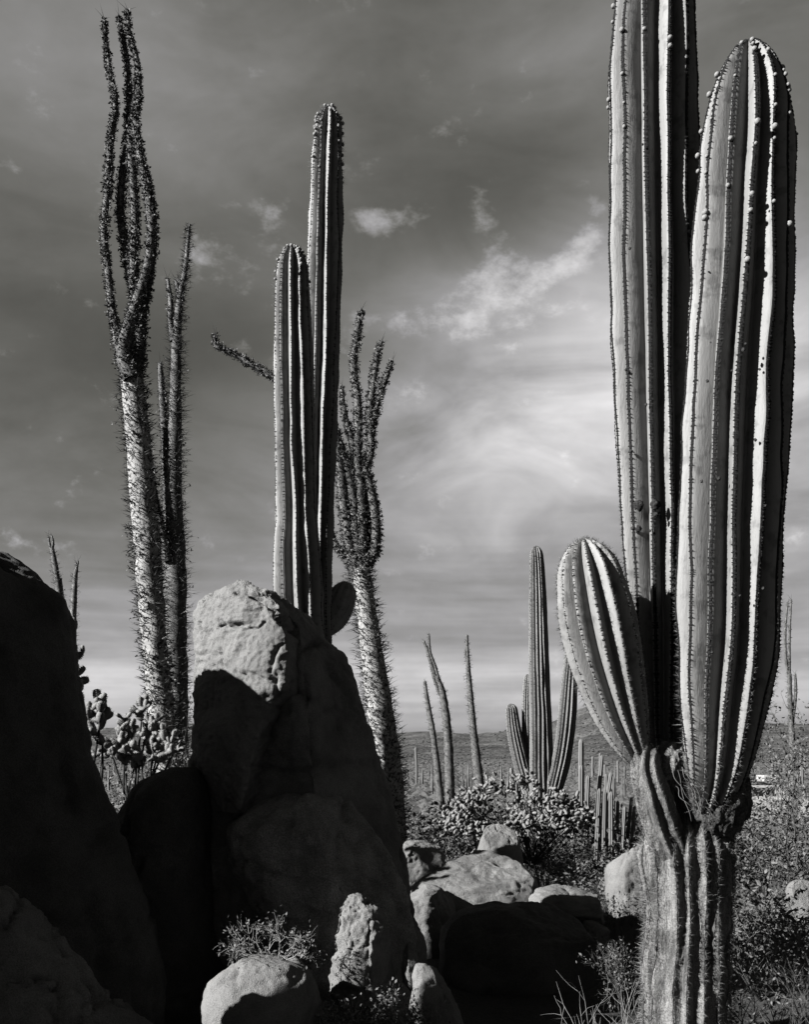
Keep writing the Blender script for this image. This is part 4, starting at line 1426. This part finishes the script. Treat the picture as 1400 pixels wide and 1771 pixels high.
while len(spots) < 270:
    d = 14 * (90 / 14) ** (rs.random() ** .8)
    spots.append((rs.uniform(660, 1110) if rs.random() < .8 else rs.choice((rs.uniform(140, 330), rs.uniform(1290, 1420))), d, rs.uniform(.9, 1.7)))
for i, (px, d, s) in enumerate(spots):
    if 30 < d and 1290 < px and d < 44:
        continue
    src = SH[i % 7]
    kind_ = 'pale dry twiggy' if i % 7 in (1, 3, 5) else 'dark small-leaved'
    if px < 360:
        zone = 'below the two tall boojum trees'
    elif px > 1280:
        zone = 'behind the tall leafy shrub by the car'
    elif d < 10.8:
        zone = 'growing just behind the pale boulders'
    elif d < 13:
        zone = 'growing around the bushy cholla cactus'
    elif d < 24:
        zone = 'beyond the bushy cholla near the ribbed cactus'
    elif d < 45:
        zone = 'around the three thin boojum stems on the plain'
    else:
        zone = 'far out on the plain towards the hills'
    lab = kind_ + ' scrub bush ' + zone
    c = src if i < 7 else copy_thing(src)
    c.location = Vector(ground_pt(px, d, -.02))
    c.rotation_euler[2] = rs.random() * 6.28
    k = s * rs.uniform(.85, 1.15)
    c.scale = (k * rs.uniform(.9, 1.3), k * rs.uniform(.9, 1.3), k)
    c['label'] = lab
    c['group'] = kind_ + ' scrub ' + zone


def far_scrub():
    """bushes too many and too small to tell apart, thinning towards the hills"""
    rng = np.random.default_rng(3)
    n = 42000
    d = 48 * (1350 / 48) ** rng.random(n)
    x = (rng.uniform(-80, 1480, n) - 700) * d / FPX
    z = np.where(d < 620, gz_arr(x, d), np.maximum(gz_arr(x, d), hill_h(x, d)))
    s = .35 + .75 * rng.random(n) ** 2
    tall = rng.random(n) < .012
    ico_v = np.array([(0, 0, 1), (.9, 0, .45), (.28, .85, .5), (-.73, .53, .4), (-.73, -.53, .5), (.28, -.85, .4), (.75, .1, -.1), (-.3, .7, -.1), (-.5, -.6, -.1)], float)
    ico_t = np.array([(0, 1, 2), (0, 2, 3), (0, 3, 4), (0, 4, 5), (0, 5, 1), (1, 6, 2), (2, 7, 3), (3, 8, 4), (2, 6, 7), (4, 8, 5), (5, 6, 1), (5, 8, 6)])
    a = rng.random(n) * 6.28
    c, sn = np.cos(a), np.sin(a)
    Mx = np.zeros((n, 3, 3))
    wx = np.where(tall, .10, s)
    hz = np.where(tall, 1.2 + 1.6 * rng.random(n), s * .8)
    far = 1 + d / 900
    Mx[:, 0, 0], Mx[:, 0, 1], Mx[:, 1, 0], Mx[:, 1, 1] = c * wx * far, -sn * wx * far, sn * wx * far, c * wx * far
    Mx[:, 2, 2] = hz
    mb = MB()
    mb.many(ico_v, ico_t, Mx, np.stack([x, d, z], 1))
    obj('scrubland_vegetation', mb.mesh('scrubland_vegetation', M['leaf'], smooth=False), kind='stuff', label='dense far scrub covering the plain up to the hills')


far_scrub()


def dry_grass():
    rng = np.random.default_rng(6)
    mb = MB()
    nt = 4200
    d = rng.uniform(8.8, 17, nt)
    px = rng.uniform(690, 1110, nt)
    x0 = (px - 700) * d / FPX
    for k in range(16):
        x = x0 + rng.normal(size=nt) * .06
        y = d + rng.normal(size=nt) * .06
        z = gz_arr(x, y) - .01
        dv = np.stack([rng.normal(size=nt) * .45, rng.normal(size=nt) * .45, np.ones(nt)], 1)
        spines(mb, np.stack([x, y, z], 1), dv, .14 + .30 * rng.random(nt), .0020, rng)
    obj('dry_grass', mb.mesh('dry_grass', M['grass'], smooth=False), kind='stuff', label='thin dry grass tufts between rocks and shrubs')


dry_grass()


# ------------------------------------------------------------------ the car half hidden on the right
def box(cx, cy, cz, sx, sy, sz, taper=(1, 1), bev=.0):
    v = []
    for z, k in ((-1, 1.0), (1, None)):
        kx, ky = (1, 1) if z < 0 else taper
        for x, y in ((-1, -1), (1, -1), (1, 1), (-1, 1)):
            v.append((cx + x * sx / 2 * kx, cy + y * sy / 2 * ky, cz + z * sz / 2))
    q = [(0, 3, 2, 1), (4, 5, 6, 7), (0, 1, 5, 4), (1, 2, 6, 5), (2, 3, 7, 6), (3, 0, 4, 7)]
    return np.array(v), np.array(q)


def bevelled(name, prof, y0, y1, mat, bev=.03):
    """side profile (x, z) swept across y, edges rounded"""
    import bmesh
    bm = bmesh.new()
    a = [bm.verts.new((x, y0, z)) for x, z in prof]
    c = [bm.verts.new((x, y1, z)) for x, z in prof]
    bm.faces.new(a)
    bm.faces.new(c[::-1])
    n = len(prof)
    for i in range(n):
        bm.faces.new((a[i], c[i], c[(i + 1) % n], a[(i + 1) % n])[::-1])
    bmesh.ops.recalc_face_normals(bm, faces=bm.faces)
    bmesh.ops.bevel(bm, geom=list(bm.edges), offset=bev, segments=2, profile=.6, affect='EDGES')
    me = bpy.data.meshes.new(name)
    bm.to_mesh(me)
    bm.free()
    me.materials.append(M[mat])
    return me


def build_car():
    d = 38.0
    k = d / FPX
    zg = gz((1345 - 700) * k, d)
    base = np.array([(1320 - 700) * k, d, zg])
    car = thing('parked_car', base, 'pale parked car with a roof rack seen through the leafy shrub', 'car')
    zt = EYE - (1357 - HOR) * k - zg        # roof height above the ground
    zb = EYE - (1378 - HOR) * k - zg        # belt line
    body = [(-1.9, .35), (-1.95, zb - .15), (-1.85, zb), (.72, zb), (1.75, zb - .10), (1.95, zb - .22), (2.0, .4), (1.75, .3), (-1.8, .3)]
    obj('body', bevelled('body', body, -.85, .85, 'white', .05), car)
    cab = [(-1.75, zb - .02), (-1.60, zt - .03), (-1.4, zt), (.30, zt), (.40, zt - .03), (.70, zb - .02)]
    cabin = obj('cabin', bevelled('cabin', cab, -.76, .76, 'white', .03), car)
    for y in (-.785, .765):
        for xa, xb in ((-1.50, -.78), (-.70, .10)):
            V, Q = box((xa + xb) / 2, y + .01, (zb + zt) / 2 - .0, xb - xa, .02, (zt - zb) * .62)
            obj('window', make_mesh('window', V, Q, smooth=False, mats=(M['glass'],)), cabin)
    ws = np.array([(.435, -.66, zt - .07), (.435, .66, zt - .07), (.715, .68, zb + .04), (.715, -.68, zb + .04)])
    ws2 = ws - np.array([.03, 0, .0])
    obj('windshield', make_mesh('windshield', np.vstack([ws, ws2]), [(0, 1, 2, 3), (7, 6, 5, 4), (0, 3, 7, 4), (1, 5, 6, 2), (0, 4, 5, 1), (3, 2, 6, 7)], smooth=False, mats=(M['glass'],)), cabin)
    for x in (-1.25, 1.25):
        for y in (-.78, .78):
            a = np.linspace(0, 2 * np.pi, 24, endpoint=False)
            prof = [(.20, -.1), (.30, -.1), (.335, -.07), (.335, .07), (.30, .1), (.20, .1)]
            V = np.array([(x + r * math.cos(t), y + h, .335 + r * math.sin(t)) for r, h in prof for t in a])
            w_ = obj('wheel', make_mesh('wheel', V, ring_quads(6, 24), mats=(M['black'],)), car)
            V = np.array([(x + r * math.cos(t), y + h, .335 + r * math.sin(t)) for r, h in [(.205, -.08), (.15, -.06), (.02, -.085), (.02, .085), (.15, .06), (.205, .08)] for t in a])
            obj('rim', make_mesh('rim', V, ring_quads(6, 24), mats=(M['chrome'],)), w_)
    mb = MB()
    for x in (-1.3, -.6, .05):
        mb.add(*box(x, 0, zt + .05, .05, 1.5, .04))
        for y in (-.7, .7):
            mb.add(*box(x, y, zt + .015, .05, .04, .07))
    for y in (-.75, .75):
        mb.add(*box(-.5, y, zt + .09, 2.3, .05, .04))
    mb.add(*box(-.5, 0, zt + .105, 2.3, 1.45, .02))
    obj('roof_rack', mb.mesh('roof_rack', M['black'], smooth=False), car)
    for y in (-.6, .6):
        V = np.array([(1.985 + h, y + r * math.cos(t), .62 + r * math.sin(t)) for r, h in [(.10, -.03), (.10, .02), (.05, .04), (.005, .045)] for t in np.linspace(0, 2 * np.pi, 16, endpoint=False)])
        obj('headlight', make_mesh('headlight', V, ring_quads(4, 16), mats=(M['chrome'],)), car)
    me = bevelled('storage_box', [(-.30, 0), (-.30, .22), (.24, .22), (.24, 0)], -.4, .4, 'white', .02)
    o = obj('storage_box', me, loc=base + np.array([.20, 0, zt + .117]))
    tag(o, 'white box strapped on the roof rack of the parked car', 'box')


build_car()
